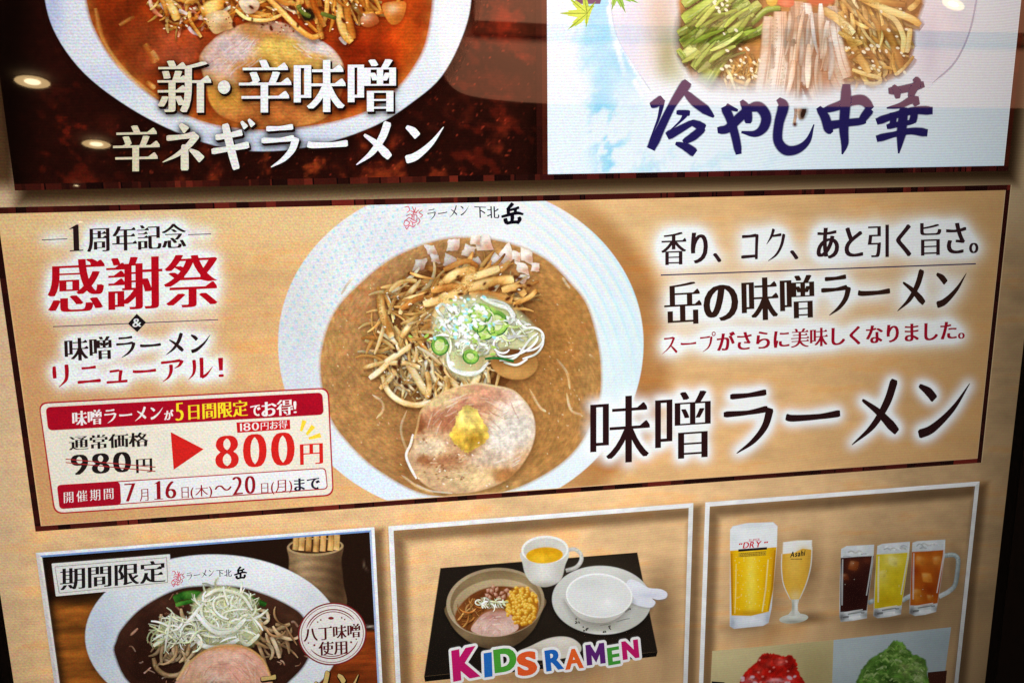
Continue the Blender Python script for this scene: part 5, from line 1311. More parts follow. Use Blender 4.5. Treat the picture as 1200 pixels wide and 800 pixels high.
# limited time tag
tg = [(61, 659.2), (199.5, 648.2), (200.7, 685), (66, 697.5)]
a = Art(); a.star((131, 672), rquad(tg, 1, 2), ZL(7.5), paint((228, 228, 224), [], [(10, 0.02, 4), (3, 0.03, 8)]), 10, 0.3); TG = a.build('limited_time_tag', B, 'cream tag with four bold black characters')
a = Art(); tr_ = rquad(inset(tg, 3.4), 0.5, 1); tr2 = rquad(inset(tg, 4.3), 0.5, 1); n = len(tr_)
a.add(np.vstack([tr_, tr2]), ZL(7.6), [(i, (i + 1) % n, n + (i + 1) % n, n + i) for i in range(n)], (158, 154, 146)); a.build('border_line', TG)
lettering(TG, [('期間限定', 'heavy', (71, 690.5), (194.5, 680.5), (70.6, 665), (30, 24, 26), 0)], ZL(7.8))
# gold title at the very bottom, cut off by the picture edge
a = Art()
text(a, 'ラーメン', 'heavy', (304, 831), (421, 824), (303, 789), (212, 180, 110), ZL(8), under=((1.4, (40, 22, 12), 0.9, 0.5, 1, -3e-5),)); a.build('lettering', B, 'gold lettering cut off at the bottom edge')
# round stamp
a = Art(); cx, cy = 389.5, 741.5; MR = (126, 30, 34)
for k, (f, c) in enumerate(((1, MR), (0.955, (232, 228, 222)), (0.915, MR), (0.895, (232, 228, 222)))):
    a.star((cx, cy), ell(cx, cy, 40.3 * f, 36.6 * f, 72, -10), ZL(8.2) + k * 6e-6, c, 2, 0.3)
STP = a.build('round_stamp', B, 'round cream stamp with maroon rings')
a = Art()
for f, w_ in ((0.78, 1.3), (0.71, 1.0)):
    for a0, a1 in ((205, 335), (28, 152)):
        if f < 0.75 and a0 == 28: a0, a1 = 60, 120
        a.strand(ell(cx, cy, 40.3 * f, 36.6 * f, 50, -10, a0, a1), w_, (MR,) * 3, ZL(8.6), soft=0.2, ends=(0.4, 0.4), vary=0)
for x, y, r in ((388, 723, 1.8), (372.5, 727.5, 0.9), (376, 725, 1.0), (400.5, 722.5, 1.0), (404, 724.5, 0.9), (361.5, 752, 0.9), (368.5, 754.5, 1.3), (411.5, 751, 1.3), (417.5, 747.5, 0.9)):
    a.star((x, y), ell(x, y, r * (1.9 if r > 1.5 else 1), r, 10), ZL(8.6), MR, 1, 0.3)
a.build('stamp_rings', STP)
SB = (84, 22, 24)
lettering(STP, [('八丁味噌', 'heavy', (356, 750.5), (422.5, 745), (355.5, 734.5), SB, 0), ('使用', 'heavy', (373.5, 767), (407.5, 764.5), (373, 751), SB, 3)], ZL(8.8))

# ================================================================== lower middle panel: children's set
KP = panel('lower middle panel with white frame and colourful KIDS RAMEN lettering over a black tray', KID)
bevel_frame(KP, KID, 0.0034, ZL(9), [(222, 222, 218), (226, 226, 224), (240, 240, 240), (238, 238, 238)])
a = Art()
tray = [(516, 665), (746.7, 646.7), (770.5, 763), (497, 792)]
q = np.array(tray + [(769, 768), (498, 797.5)], float)
def tray_col(X, Y): return paint((30, 24, 19), [(700, 670, 60, 24, (58, 48, 36), 0.8), (530, 780, 60, 40, (22, 18, 15), 0.7), (650, 740, 80, 30, (40, 32, 24), 0.6)], [(20, 0.12, 4)])(X, Y)
a.star((632, 715), np.array([lerp(tray[i], tray[(i + 1) % 4], k / 16) for i in range(4) for k in range(16)]), ZL(1), tray_col, 16, 0.6)
a.add([(497, 792), (770.5, 763), (769, 768.5), (498, 798)], ZL(0.9), [(0, 1, 2, 3)], (16, 13, 11))
TR_ = a.build('serving_tray', KP, 'black tray holding the bowl, cup, plate and spoon')
def tray_item(name, label=None):
    return lambda art: art.build(name, KP, label)
# bowl
a = Art(); rim = ell(580.5, 705, 57.5, 40.2, 72, -5)
body = cr([(523, 709), (527, 728), (540, 744), (560, 756), (585, 760), (606, 754), (624, 738), (634, 718), (638, 700), (600, 690), (560, 692)], 6, True)
a.star((580, 725), body + (0, 2), ZL(1.3), (10, 8, 7), 3, 4, alpha=0.7)
a.star((580, 725), body, ZL(1.4), paint((112, 90, 62), [(545, 742, 20, 10, (140, 116, 84), 0.7), (610, 745, 22, 16, (74, 56, 38), 0.8), (580, 758, 50, 5, (80, 62, 44), 0.9)], [(5, 0.1, 3)]), 16, 0.7)
a.star((580.5, 705), rim, ZL(1.5), paint((176, 156, 124), [(580, 665, 60, 8, (150, 130, 98), 0.8), (540, 735, 30, 12, (200, 182, 152), 0.8), (630, 715, 14, 30, (146, 124, 92), 0.7)], [(4, 0.05, 2)]), 12, 0.5)
a.star((581, 704.5), ell(581, 704.5, 53.5, 36.6, 72, -5), ZL(1.6), paint((120, 98, 66), [(575, 680, 50, 10, (150, 128, 92), 0.7), (612, 690, 18, 18, (176, 152, 112), 0.8), (540, 700, 14, 22, (140, 116, 84), 0.7)], [(5, 0.05, 6)]), 14, 0.6)
a.star((581.5, 709), ell(581.5, 709, 50.5, 31, 72, -5), ZL(1.7), paint((184, 162, 124), [(545, 715, 18, 20, (150, 126, 92), 0.8), (620, 690, 18, 14, (206, 184, 146), 0.8)], [(6, 0.04, 7)]), 14, 0.8)
KB = a.build('ramen_bowl', KP, 'small brown pottery bowl of ramen with corn')
a = Art(); kb = cr([(533, 722), (538, 710), (552, 696), (570, 688), (590, 686), (612, 690), (627, 700), (631, 712), (624, 728), (606, 739), (580, 744), (552, 740), (538, 732)], 5, True)
a.star((582, 714), kb, ZL(2), paint((116, 62, 26), [(550, 715, 16, 16, (140, 78, 34), 0.8), (565, 698, 20, 8, (96, 48, 20), 0.8)], [(5, 0.22, 5)]), 16, 1)
a.heap((553, 716, 14, 14), 26, 18, 1.8, [((110, 56, 20), (190, 122, 56), (230, 176, 106))], ZL(2.2), 1.5, 120, 50, sh=0.3); a.build('brown_broth', KB)
a = Art()
for i, (x, y) in enumerate([(566, 702), (571, 697), (576, 692), (582, 690), (588, 694), (594, 691), (581, 696), (574, 699), (590, 699), (568, 706), (585, 700), (597, 696), (578, 687), (572, 691)]):
    o = dense(ell(x, y, RNG.uniform(2.8, 4.4), RNG.uniform(2, 3), 4, i * 37), 3); a.star((x, y), o, ZL(2.6) + i * 2e-6, paint((176, 116, 92), [(x - 1, y - 1, 2, 2, (226, 184, 160), 0.9), (x + 2, y + 2, 2, 2, (112, 58, 38), 0.8)]), 3, 0.6)
a.build('diced_pork', KB)
a = Art(); cn = []
for i in range(150):
    x = RNG.uniform(594, 630); y = RNG.uniform(688, 732)
    if ((x - 612) / 19) ** 2 + ((y - 709) / 23) ** 2 > 1: continue
    cn.append((x, y))
cn.sort(key=lambda p: p[1])
a.star((612, 709), ell(612, 709, 18, 23, 30, -10), ZL(2.7), (176, 110, 24), 4, 2)
for i, (x, y) in enumerate(cn):
    a.star((x, y), ell(x, y, RNG.uniform(2.1, 3.1), RNG.uniform(1.8, 2.6), 9, RNG.uniform(0, 180)) + NR.normal(0, 0.25, (9, 2)), ZL(2.8) + i * 2e-6, paint(lerp((236, 178, 46), (206, 138, 26), RNG.random()), [(x - 0.8, y - 1, 1.6, 1.4, (252, 222, 120), 1), (x + 1.5, y + 1.8, 2, 2, (178, 112, 18), 0.9)]), 3, 0.5)
a.build('sweet_corn', KB)
a = Art(); a.heap((578, 706, 15, 6), 30, 11, 2.0, LEEK, ZL(3.3), 2, 0, 90, shadow=(120, 96, 50), sh=0.4)
a.loop(561, 705, 4, 3, 1.4, LEEK[0], ZL(3.6), 0, 0, 300); a.build('white_leek', KB)
a = Art(); pk = cr([(552, 737), (558, 726), (568, 717), (583, 712.5), (596, 717), (604, 726), (607.5, 734), (600, 740), (585, 744), (566, 743)], 5, True)
a.star((580, 730), pk + (0, -1.5), ZL(3.8), (150, 92, 52), 3, 1); a.star((580, 731), pk + (0, 0.6), ZL(3.9), paint((212, 172, 158), [(578, 722, 14, 5, (178, 118, 104), 0.8), (590, 734, 12, 7, (228, 196, 180), 0.8), (565, 732, 10, 7, (222, 190, 172), 0.8), (583, 714, 20, 3, (150, 92, 58), 0.8)], [(4, 0.1, 3)]), 12, 0.6)
a.fibres((582, 731, 24, 12), 40, 10, lambda x, y: math.degrees(math.atan2(y - 742, x - 582)) + 90, ((180, 126, 112), (238, 216, 206)), ZL(3.95), lambda x, y: ((x - 581) / 25) ** 2 + ((y - 732) / 14) ** 2 < 1, 20)
a.build('pork_slice', KB)
# cup
a = Art(); cb = cr([(611, 646), (612.5, 660), (616, 673), (624, 683), (637, 687), (650, 684), (658, 677), (662, 662), (666, 645), (640, 640)], 6, True)
a.strand(cr([(665, 644), (673, 643), (680, 648), (681, 656), (675, 664), (663, 668)], 7), 4.4, ((176, 172, 162), (222, 220, 212), (242, 240, 234)), ZL(1.9), ends=(1, 1))
a.star((638, 664), cb, ZL(2.0), paint((218, 216, 208), [(618, 660, 10, 26, (196, 192, 182), 0.8), (658, 668, 10, 20, (190, 186, 176), 0.8), (637, 685, 20, 5, (168, 160, 148), 0.9), (636, 668, 10, 12, (228, 226, 220), 0.8)], [(6, 0.02, 4)]), 16, 0.7)
a.star((638.5, 643.5), ell(638.5, 643.5, 27.6, 16.4, 60, -2), ZL(2.1), (240, 240, 234), 8, 0.5); a.star((638.5, 644), ell(638.5, 644, 25.2, 14.2, 60, -2), ZL(2.15), paint((200, 196, 184), [(638, 634, 20, 6, (216, 212, 202), 0.8), (658, 645, 8, 10, (226, 224, 216), 0.8)]), 8, 0.6)
CUP = a.build('cup', KP, 'white cup of yellow juice with one handle')
a = Art(); a.star((638, 650), ell(638, 650, 21.8, 9.6, 50, -3), ZL(2.3), paint((230, 172, 26), [(640, 645, 16, 4, (206, 148, 20), 0.7), (634, 654, 12, 5, (244, 196, 50), 0.8)], [(5, 0.12, 4)]), 10, 0.8); a.build('juice', CUP)
# plate, small bowl, spoon
a = Art(); a.star((705, 702.5), ell(705, 702.5, 58.2, 40.2, 80, 2) + (0.5, 2.5), ZL(1.3), (8, 7, 6), 3, 4, alpha=0.7)
a.star((705, 702.5), ell(705, 702.5, 58.2, 40.2, 80, 2), ZL(1.5), paint((204, 204, 197), [(700, 668, 50, 8, (224, 224, 218), 0.8), (700, 735, 46, 12, (186, 184, 172), 0.9), (658, 700, 12, 26, (206, 206, 198), 0.8), (748, 712, 14, 18, (186, 186, 178), 0.8), (705, 742, 50, 3, (236, 236, 230), 0.8)], [(8, 0.015, 3)]), 16, 0.6)
PL2 = a.build('plate', KP, 'wide white plate under a small white bowl')
a = Art()
for i, (x, y, s) in enumerate(((675.5, 726, 1), (686, 735, 1.2), (711.5, 736.5, 1.2), (736, 714, 1))):
    for k in range(5):
        xx = x + RNG.uniform(-3, 3) * s; yy = y + RNG.uniform(-2.4, 2.4) * s
        a.strand(cr([(xx, yy), (xx + RNG.uniform(-2, 2), yy + RNG.uniform(-2, 2)), (xx + RNG.uniform(-2, 2), yy + RNG.uniform(-2, 2))], 3), 1.2, ((42, 38, 36),) * 3, ZL(1.8), soft=0.4)
a.strand(cr([(704, 729), (712, 727), (721, 723)], 4), 1.4, ((196, 60, 50),) * 3, ZL(1.8), soft=0.5); a.strand(cr([(722, 728), (732, 725), (738, 724)], 4), 0.8, ((70, 66, 64),) * 3, ZL(1.8), soft=0.5, alpha=0.7); a.strand(cr([(703, 732), (716, 730)], 4), 0.8, ((70, 66, 64),) * 3, ZL(1.8), soft=0.5, alpha=0.7)
a.build('printed_pattern', PL2)
a = Art(); so = cr([(736, 679), (748, 681), (760, 688), (774, 689.5), (781.5, 694), (780, 700), (771, 702), (764, 700.5), (768, 705), (763, 711), (750, 709.5), (739, 705), (730, 700)], 5, True)
a.star((748, 694), so + (0.5, 1.5), ZL(1.9), (120, 118, 118), 3, 2, alpha=0.5); a.star((748, 694), so, ZL(2), paint((226, 228, 238), [(760, 697, 14, 3, (206, 208, 222), 0.8), (745, 685, 14, 5, (238, 240, 246), 0.8)]), 12, 0.7)
a.build('spoon', KP, 'pale spoon with a two lobed handle lying on the plate')
a = Art(); sb = cr([(663, 696), (668, 712), (680, 724), (698, 729), (716, 727), (732, 716), (741, 697), (702, 690)], 6, True)
a.star((702, 710), sb + (0, 5), ZL(2.2), (128, 124, 114), 3, 5, alpha=0.75); a.star((702, 708), sb, ZL(2.3), paint((204, 202, 194), [(700, 727, 30, 4, (182, 178, 168), 0.9)]), 8, 0.6)
a.star((702, 697), ell(702, 697, 39, 26, 72, 4), ZL(2.4), (250, 250, 248), 8, 0.5)
a.star((702, 697.4), ell(702, 697.4, 37.4, 24.4, 72, 4), ZL(2.5), paint((228, 229, 226), [(690, 682, 26, 9, (214, 215, 212), 0.9), (716, 708, 18, 10, (240, 240, 238), 0.9), (712, 704, 5, 4, (250, 250, 248), 0.8)], [(14, 0.015, 3)]), 14, 0.8)
a.build('small_bowl', KP, 'empty white small bowl set on the plate')
a = Art(); sp = cr([(606, 764), (622, 756), (640, 748), (658, 745), (672, 748), (681, 757), (676, 766), (650, 772), (620, 772)], 5, True)
a.star((650, 760), sp, ZL(1.5), paint((214, 206, 192), [(655, 750, 18, 5, (232, 226, 214), 0.8), (625, 762, 16, 5, (176, 164, 146), 0.8)], [(5, 0.03, 3)]), 10, 0.7); a.build('spoon', KP, 'cream ceramic spoon behind the lettering')
# lettering with white outlines, one piece per letter
LET = [('K', (531, 797.5), (563, 791), (528.5, 761), (196, 24, 104)), ('I', (567.5, 792.5), (577, 791), (566.5, 764), (34, 108, 190)), ('D', (579.5, 787.5), (606, 783.5), (577.5, 760), (74, 160, 52)), ('S', (606.5, 792), (630, 788), (604.5, 764), (230, 92, 42)),
       ('R', (640, 785.5), (661, 782), (637.5, 761), (30, 100, 186)), ('A', (662, 783.5), (684, 781), (660.5, 760), (232, 98, 40)), ('M', (687.5, 778.5), (709.5, 775.5), (685.5, 754.5), (92, 36, 112)), ('E', (712.5, 778.5), (727, 776), (710.5, 758), (66, 152, 54)), ('N', (729.5, 772), (749, 769), (727.5, 750.5), (192, 26, 100))]
a = Art(); b_ = Art()
for i, (ch, BL, BR, TL, c) in enumerate(LET):
    V, Fc, Z = layout(ch, (0.028, 0.04, 0) if ch in 'MRAE' else (0.045, 0.045, 0)); m = fit(V, BL, BR, TL)
    p = m(V); ctr = p.mean(0)
    for k in range(18):
        t = k / 18 * 2 * math.pi; b_.add(p + (3.0 * math.cos(t), 3.0 * math.sin(t)), ZL(8) + k * 1e-6 + i * 2e-5 * 0, Fc, (240, 238, 236))
    for k in range(10):
        t = k / 10 * 2 * math.pi; b_.add(p + (1.4 * math.cos(t), 1.4 * math.sin(t)), ZL(8) + (k + 20) * 1e-6, Fc, (240, 238, 236))
    a.add(p, ZL(9) + Z, Fc, c)
b_.build('lettering_outline', KP, 'white outline round the colourful letters'); a.build('lettering', KP, 'colourful KIDS RAMEN lettering')

# ================================================================== lower right panel: drinks and shaved ice
DP = panel('lower right panel with beer glasses, three drink mugs and shaved ice photos', DRK)
bevel_frame(DP, DRK, 0.0034, ZL(9), [(222, 222, 218), (222, 222, 220), (240, 240, 240), (238, 238, 238)])


def outline(pts, n=6): return cr(pts, n, True)





# tall beer glass
a = Art(); g = dense([(855.5, 620), (858.5, 616), (875, 612.5), (906, 611.2), (911, 616), (910.3, 640), (904, 712), (900.5, 729), (894, 732.5), (860, 736), (855, 733)], 8)
a.star((882, 676), g, ZL(1.5), paint((214, 220, 228), [(858, 730, 4, 8, (150, 160, 176), 0.8), (882, 726, 16, 6, (236, 240, 246), 0.9), (900, 724, 4, 10, (170, 180, 192), 0.7)], [(4, 0.04, 3)]), 20, 0.6)
BG = a.build('beer_glass', DP, 'tall straight beer glass with white head and red lettering')
a = Art(); g = dense([(855.6, 620.5), (859, 616.5), (875, 613), (905.5, 611.8), (910.5, 616.5), (909.8, 640.3), (882, 642.5), (855.3, 644.6)], 7)
a.star((882, 629), g, ZL(1.8), paint((236, 239, 240), [(880, 615, 24, 4, (214, 220, 224), 0.8), (860, 632, 8, 12, (220, 226, 230), 0.7)], [(7, 0.03, 4)]), 8, 0.5); a.build('foam', BG)
a = Art(); g = dense([(855.3, 644.6), (882, 642.5), (909.8, 640.3), (906, 690), (900.8, 716), (880, 721), (857, 720.5)], 8)
a.star((881, 682), g, ZL(1.8), paint((242, 192, 16), [(880, 680, 7, 60, (252, 226, 84), 0.9), (857, 680, 3.5, 70, (206, 140, 16), 0.85), (906, 670, 4, 60, (206, 142, 20), 0.8), (878, 718, 24, 3.5, (190, 130, 16), 0.7), (865, 690, 2, 40, (226, 168, 14), 0.6), (896, 690, 2, 40, (222, 164, 16), 0.7)], [(3, 0.05, 5)]), 16, 0.5)
a.strand([(862.5, 660), (862, 690), (861, 718)], 1.0, ((250, 232, 150),) * 3, ZL(1.9), soft=0.7, alpha=0.7); a.strand([(900, 655), (897, 690), (893, 716)], 1.4, ((250, 236, 176),) * 3, ZL(1.9), soft=0.7, alpha=0.6)

for k in range(60):
    y = RNG.uniform(650, 716); x = RNG.uniform(860, 906 - (y - 645) * 0.09)
    a.star((x, y), ell(x, y, RNG.uniform(0.4, 0.8), RNG.uniform(0.4, 0.9), 7), ZL(1.95) + k * 1e-7, (255, 240, 160), 1, 0.4, alpha=0.45)
a.strand([(857.3, 648), (857.6, 685), (858.4, 719)], 1.6, ((150, 92, 10),) * 3, ZL(1.9), soft=0.9, alpha=0.5, vary=0); a.strand([(908, 644), (905, 685), (900, 715)], 1.8, ((150, 92, 10),) * 3, ZL(1.9), soft=0.9, alpha=0.55, vary=0)
a.build('beer', BG)
a = Art(); a.poly([(865, 645.8), (865, 643.0), (898.6, 640.4), (898.6, 643.2)], ZL(2.2), (30, 28, 34)); a.poly([(864.5, 652.6), (864.5, 647), (898, 644.6), (898, 650.2)], ZL(2.1), (216, 176, 40))
for k in range(3):
    x = 866.5
    while x < 896:
        w_ = RNG.uniform(0.8, 2.2); y = 647.6 + 1.7 * k - (x - 865) * 0.072
        a.poly([(x, y + 0.9), (x, y), (x + w_, y - 0.1), (x + w_, y + 0.8)], ZL(2.25), (120, 92, 30)); x += w_ + 0.6
a.build('label_band', BG)
lettering(BG, [('DRY', (0.0, 0.06, 0), (870, 642), (891, 640.4), (871.5, 634.8), (206, 36, 56), 0), ('SUPER', (0.0, 0.02, 0), (877, 634.2), (890, 633.2), (877.6, 631.2), (206, 36, 56), 1), ('"', (0.01, 0.03, 0), (865.5, 638), (869.5, 637.6), (866, 636), (206, 36, 56), 2), ('"', (0.01, 0.03, 0), (895, 636), (899.5, 635.6), (895.5, 634), (206, 36, 56), 3)], ZL(2.4))
# stemmed glass
a = Art(); a.star((930, 724), ell(930, 724, 17, 5.6, 40, -6), ZL(1.4), paint((206, 208, 196), [(930, 721, 8, 3, (236, 238, 230), 0.8), (930, 728, 14, 2.4, (150, 150, 136), 0.8)]), 6, 0.5)
a.star((931, 710), dense([(927, 699), (937, 699), (934.8, 708), (935, 717), (940, 721), (922, 721.5), (927.5, 717), (928, 708)], 5), ZL(1.5), paint((212, 214, 204), [(929, 710, 1.6, 10, (160, 160, 146), 0.8), (933, 710, 1.4, 10, (242, 243, 238), 0.9)]), 5, 0.5)
SG = a.build('beer_glass', DP, 'small stemmed beer glass with black script lettering')
cup = [(918, 634.5), (934, 632.4), (951, 632), (951, 645.5), (949.5, 662), (946, 679), (940, 695), (936, 701.5), (927.5, 701.8), (922, 694.5), (917.5, 680), (916, 665), (916.8, 648)]
a = Art(); a.star((933, 668), dense(cup, 6), ZL(1.7), paint((222, 170, 56), [(930, 660, 10, 24, (234, 190, 84), 0.8), (948, 665, 4, 30, (196, 150, 60), 0.7), (918, 670, 3, 30, (206, 156, 56), 0.6), (932, 698, 8, 8, (230, 206, 150), 0.8)], [(3, 0.05, 6)]), 14, 0.5); a.build('beer', SG)
a = Art(); a.star((934, 640), dense([(917.6, 634.7), (934, 632.6), (951.3, 632.2), (951, 643.5), (940, 642), (930, 647), (917, 648.5)], 6), ZL(1.9), paint((238, 238, 234), [(942, 643, 8, 5, (228, 206, 160), 0.7)], [(4, 0.03, 4)]), 6, 0.8)
a.strand(cr([(916, 648), (915.6, 665), (918, 684), (926, 702)], 7), 1.0, ((240, 240, 232),) * 3, ZL(2), soft=0.6, alpha=0.8); a.strand(cr([(951.4, 640), (950, 662), (945, 682), (937, 701)], 7), 1.2, ((240, 240, 232),) * 3, ZL(2), soft=0.6, alpha=0.7); a.build('foam', SG)
a = Art()
text(a, 'Asahi', (0.015, 0.05, 0), (925.5, 652.6), (942.8, 650.4), (926.5, 645.8), (36, 32, 30), ZL(2.4))
x = 926.5
while x < 939: a.poly([(x, 655), (x, 653.8), (x + 0.9, 653.7), (x + 0.9, 654.9)], ZL(2.4), (70, 60, 40)); x += 1.5
a.build('lettering', SG)


def mug(label, shell, liquid, lc, spots, ice, handle=None, top=None):
    a = Art(); sh = dense(shell, 7); ce = sh.mean(0)
    if handle is not None: a.strand(cr(handle, 8), 5.6, ((120, 132, 132), (196, 206, 206), (228, 234, 234)), ZL(1.3), ends=(1, 1), soft=0.12)
    xm = sh[:, 0].min(); xM = sh[:, 0].max(); yb = sh[:, 1].max()
    a.star(ce, sh, ZL(1.5), paint((206, 212, 214), [((xm + xM) / 2, sh[:, 1].min() + 4, 14, 4, (228, 232, 234), 0.8), (xm + 3, yb - 5, 4, 5, (60, 56, 56), 0.7), (xM - 9, yb - 8, 5, 3, (110, 112, 112), 0.7), ((xm + xM) / 2, yb - 4, 8, 2.2, (240, 242, 242), 0.9)], [(5, 0.09, 5)]), 16, 0.5)
    m = a.build('drink_mug', DP, label)
    a = Art(); lq = dense(liquid, 7); c2 = lq.mean(0); a.star(c2, lq, ZL(1.8), paint(lc, spots, [(5, 0.1, 6)]), 16, 0.6)
    a.build('drink', m)
    a = Art()
    for i, (x, y, w_, h_, r, c) in enumerate(ice):
        o = ell(x, y, w_, h_, 4, r + 45); o = dense(lerp(o, o, 0), 4); o = lerp(o, ell(x, y, w_ * 0.9, h_ * 0.9, len(o), r + 45), 0.25)
        a.star((x, y), o, ZL(2) + i * 2e-6, paint(c, [(x - w_ * 0.3, y - h_ * 0.4, w_ * 0.5, h_ * 0.5, lerp(c, (255, 240, 210), 0.35), 0.8), (x + w_ * 0.5, y + h_ * 0.5, w_ * 0.4, h_ * 0.5, lerp(c, (60, 20, 0), 0.3), 0.7)]), 5, 1.2, alpha=0.85)
    a.build('ice_cubes', m)
    a = Art()
    l, r_ = shell[0], shell[2]
    for k in range(7):
        x = RNG.uniform(l[0] + 5, r_[0] - 5); y = l[1] + (r_[1] - l[1]) * (x - l[0]) / (r_[0] - l[0]) + RNG.uniform(4, 10)
        a.strand(cr([(x - 4, y), (x, y - RNG.uniform(0.5, 3)), (x + RNG.uniform(3, 6), y + RNG.uniform(-1, 1))], 4), 1.3, (((150, 156, 158),) * 3, ((240, 242, 242),) * 3, ((176, 170, 160),) * 3)[k % 3], ZL(2.3), soft=0.8, alpha=0.6)
    a.strand([(shell[2][0] - 1, shell[2][1] + 2), (shell[3][0] - 1.5, shell[3][1]), (shell[4][0] - 1.4, shell[4][1] - 10)], 1.4, ((216, 220, 218),) * 3, ZL(2.3), soft=0.6, alpha=0.7)
    x0, x1 = shell[-2][0] + 3, shell[4][0] - 3; y0, y1 = shell[-3][1], shell[5][1]
    for k, (t0, t1, dy, c, wd) in enumerate(((0.05, 0.3, -5, (70, 68, 68), 2.2), (0.25, 0.85, -8, (96, 96, 96), 1.4), (0.3, 0.8, -3, (244, 246, 246), 3), (0.82, 0.98, -7, (120, 122, 122), 2), (0.1, 0.9, -10.5, (236, 238, 236), 1.2))):
        a.strand([(x0 + (x1 - x0) * t, y0 + (y1 - y0) * t + dy) for t in (t0, (t0 + t1) / 2, t1)], wd, (c,) * 3, ZL(2.4) + k * 1e-6, soft=0.7, alpha=0.75)
    xs_, ys_ = shell[0][0] + 1.6, shell[0][1]
    a.strand([(xs_, ys_ + 12), (xs_ - 0.6, ys_ + 40), (xs_ - 0.8, ys_ + 66)], 1.5, ((226, 230, 228),) * 3, ZL(2.4), soft=0.9, alpha=0.5)
    for k in range(3):
        a.strand(cr([(q0 := RNG.uniform(l[0] + 4, r_[0] - 8), q1 := l[1] + RNG.uniform(16, 64)), (q0 + 0.8, q1 + 0.6)], 3), 0.9, ((236, 226, 200),) * 3, ZL(2.5), soft=0.8, alpha=0.35)
    a.build('glass_edge', m)


mug('mug of dark cola with ice at the left of the three', [(985.6, 642.5), (992, 639.2), (1024.3, 637.5), (1023, 658), (1016.5, 707), (1015.8, 723.5), (1000, 726.5), (985, 728), (983.4, 722), (984, 680)],
    [(985, 653), (1005, 651.5), (1023.6, 650.6), (1021, 670), (1015.4, 714.5), (1000, 716), (984.4, 716.4), (984.6, 690)], (52, 20, 17), [(1000, 662, 8, 8, (120, 58, 26), 0.8), (1016, 656, 7, 5, (96, 44, 26), 0.8), (990, 676, 6, 5, (110, 48, 24), 0.7), (1000, 695, 14, 20, (34, 10, 10), 0.8)],
    [(1000, 662, 6.5, 7.5, 12, (134, 66, 28)), (990, 675, 5.5, 4, -10, (104, 48, 24))], handle=[(1017, 706), (1020, 704.5), (1026, 702)])
mug('mug of cloudy yellow drink in the middle of the three', [(1028, 639), (1034, 636.6), (1066.2, 634), (1065, 652), (1057, 706), (1055.6, 719), (1042, 722), (1028, 723.6), (1023.2, 721), (1025, 680)],
    [(1026.6, 649), (1046, 648), (1065.4, 646.6), (1062, 672), (1056.4, 708.5), (1040, 712), (1024.2, 712.4), (1025, 690)], (212, 188, 30), [(1045, 655, 14, 10, (228, 214, 124), 0.8), (1034, 676, 8, 12, (222, 206, 96), 0.7), (1040, 703, 16, 8, (204, 168, 16), 0.8)],
    [(1046, 657, 8, 6, 8, (226, 214, 116)), (1034, 672, 5, 6, -15, (222, 204, 90))], handle=[(1057, 703), (1062, 700), (1068, 697)])
mug('mug of amber tea with ice and a clear handle at the right of the three', [(1069, 635.4), (1074, 633.6), (1107.6, 631.6), (1107, 650), (1099, 704), (1096.8, 716), (1084, 719.5), (1072, 721), (1065.2, 718), (1067, 680)],
    [(1068.4, 646), (1088, 645), (1106.8, 643.6), (1104, 668), (1098.4, 706), (1082, 709), (1066.2, 708.6), (1067, 680)], (176, 84, 18), [(1078, 656, 9, 8, (212, 130, 44), 0.8), (1098, 656, 8, 8, (206, 128, 50), 0.8), (1072, 668, 6, 6, (150, 50, 10), 0.8), (1090, 690, 10, 8, (142, 50, 10), 0.8), (1074, 698, 8, 8, (206, 134, 44), 0.8), (1098, 675, 4, 14, (150, 66, 20), 0.7)],
    [(1086, 676, 8.2, 6.4, -4, (222, 140, 48)), (1078, 656, 7, 6, 10, (206, 122, 40)), (1098, 656, 6.5, 6, -8, (206, 126, 46)), (1074, 694, 6, 6, 5, (200, 124, 40)), (1090, 700, 6, 4, 0, (190, 110, 30))],
    handle=[(1106, 650.5), (1116, 649.5), (1121.5, 652.5), (1122.6, 660), (1119.5, 683), (1112, 692), (1100, 698.5)])
# shaved ice photographs
ph = [(834.6, 762), (976.7, 749.2), (974, 830), (830.5, 842)]
a = Art(); a.star((904, 796), dense(ph, 12), ZL(1), paint((206, 190, 140), [(860, 770, 60, 20, (216, 200, 150), 0.6), (955, 790, 30, 40, (176, 158, 106), 0.7)], [(40, 0.05, 4, 6), (3, 0.03, 5)]), 24, 0.3)
P1 = a.build('shaved_ice_photo', DP, 'photo of red strawberry shaved ice')
a = Art(); rh = outline([(866, 800), (873, 787), (884, 777), (893, 766), (900, 764.6), (908, 765), (918, 768), (926, 767), (933, 774), (935, 784), (941, 796), (944, 815), (905, 826), (868, 815)], 5)
a.star((905, 796), rh + NR.normal(0, 0.6, rh.shape), ZL(1.5), paint((178, 24, 16), [(900, 778, 6, 6, (214, 60, 46), 0.9), (925, 778, 6, 8, (140, 10, 8), 0.8), (890, 785, 6, 5, (216, 70, 56), 0.7), (905, 786, 10, 6, (150, 12, 8), 0.8), (915, 775, 6, 4, (226, 120, 110), 0.7), (910, 797, 14, 4, (226, 170, 176), 0.8), (880, 797, 8, 5, (220, 120, 126), 0.8), (925, 795, 8, 5, (206, 60, 60), 0.7)], [(5, 0.45, 7), (2.5, 0.25, 9)], warp=0.9, sharp=1.4), 24, 0.8)
a.dots([(RNG.uniform(878, 934), RNG.uniform(770, 806)) for _ in range(16)], 1.0, (226, 130, 120), ZL(1.8), 0.8, 1.4); a.dots([(RNG.uniform(868, 934), RNG.uniform(790, 812)) for _ in range(14)], 1.6, (226, 190, 200), ZL(1.9), 1.0, 1.6)
a.build('red_shaved_ice', P1)
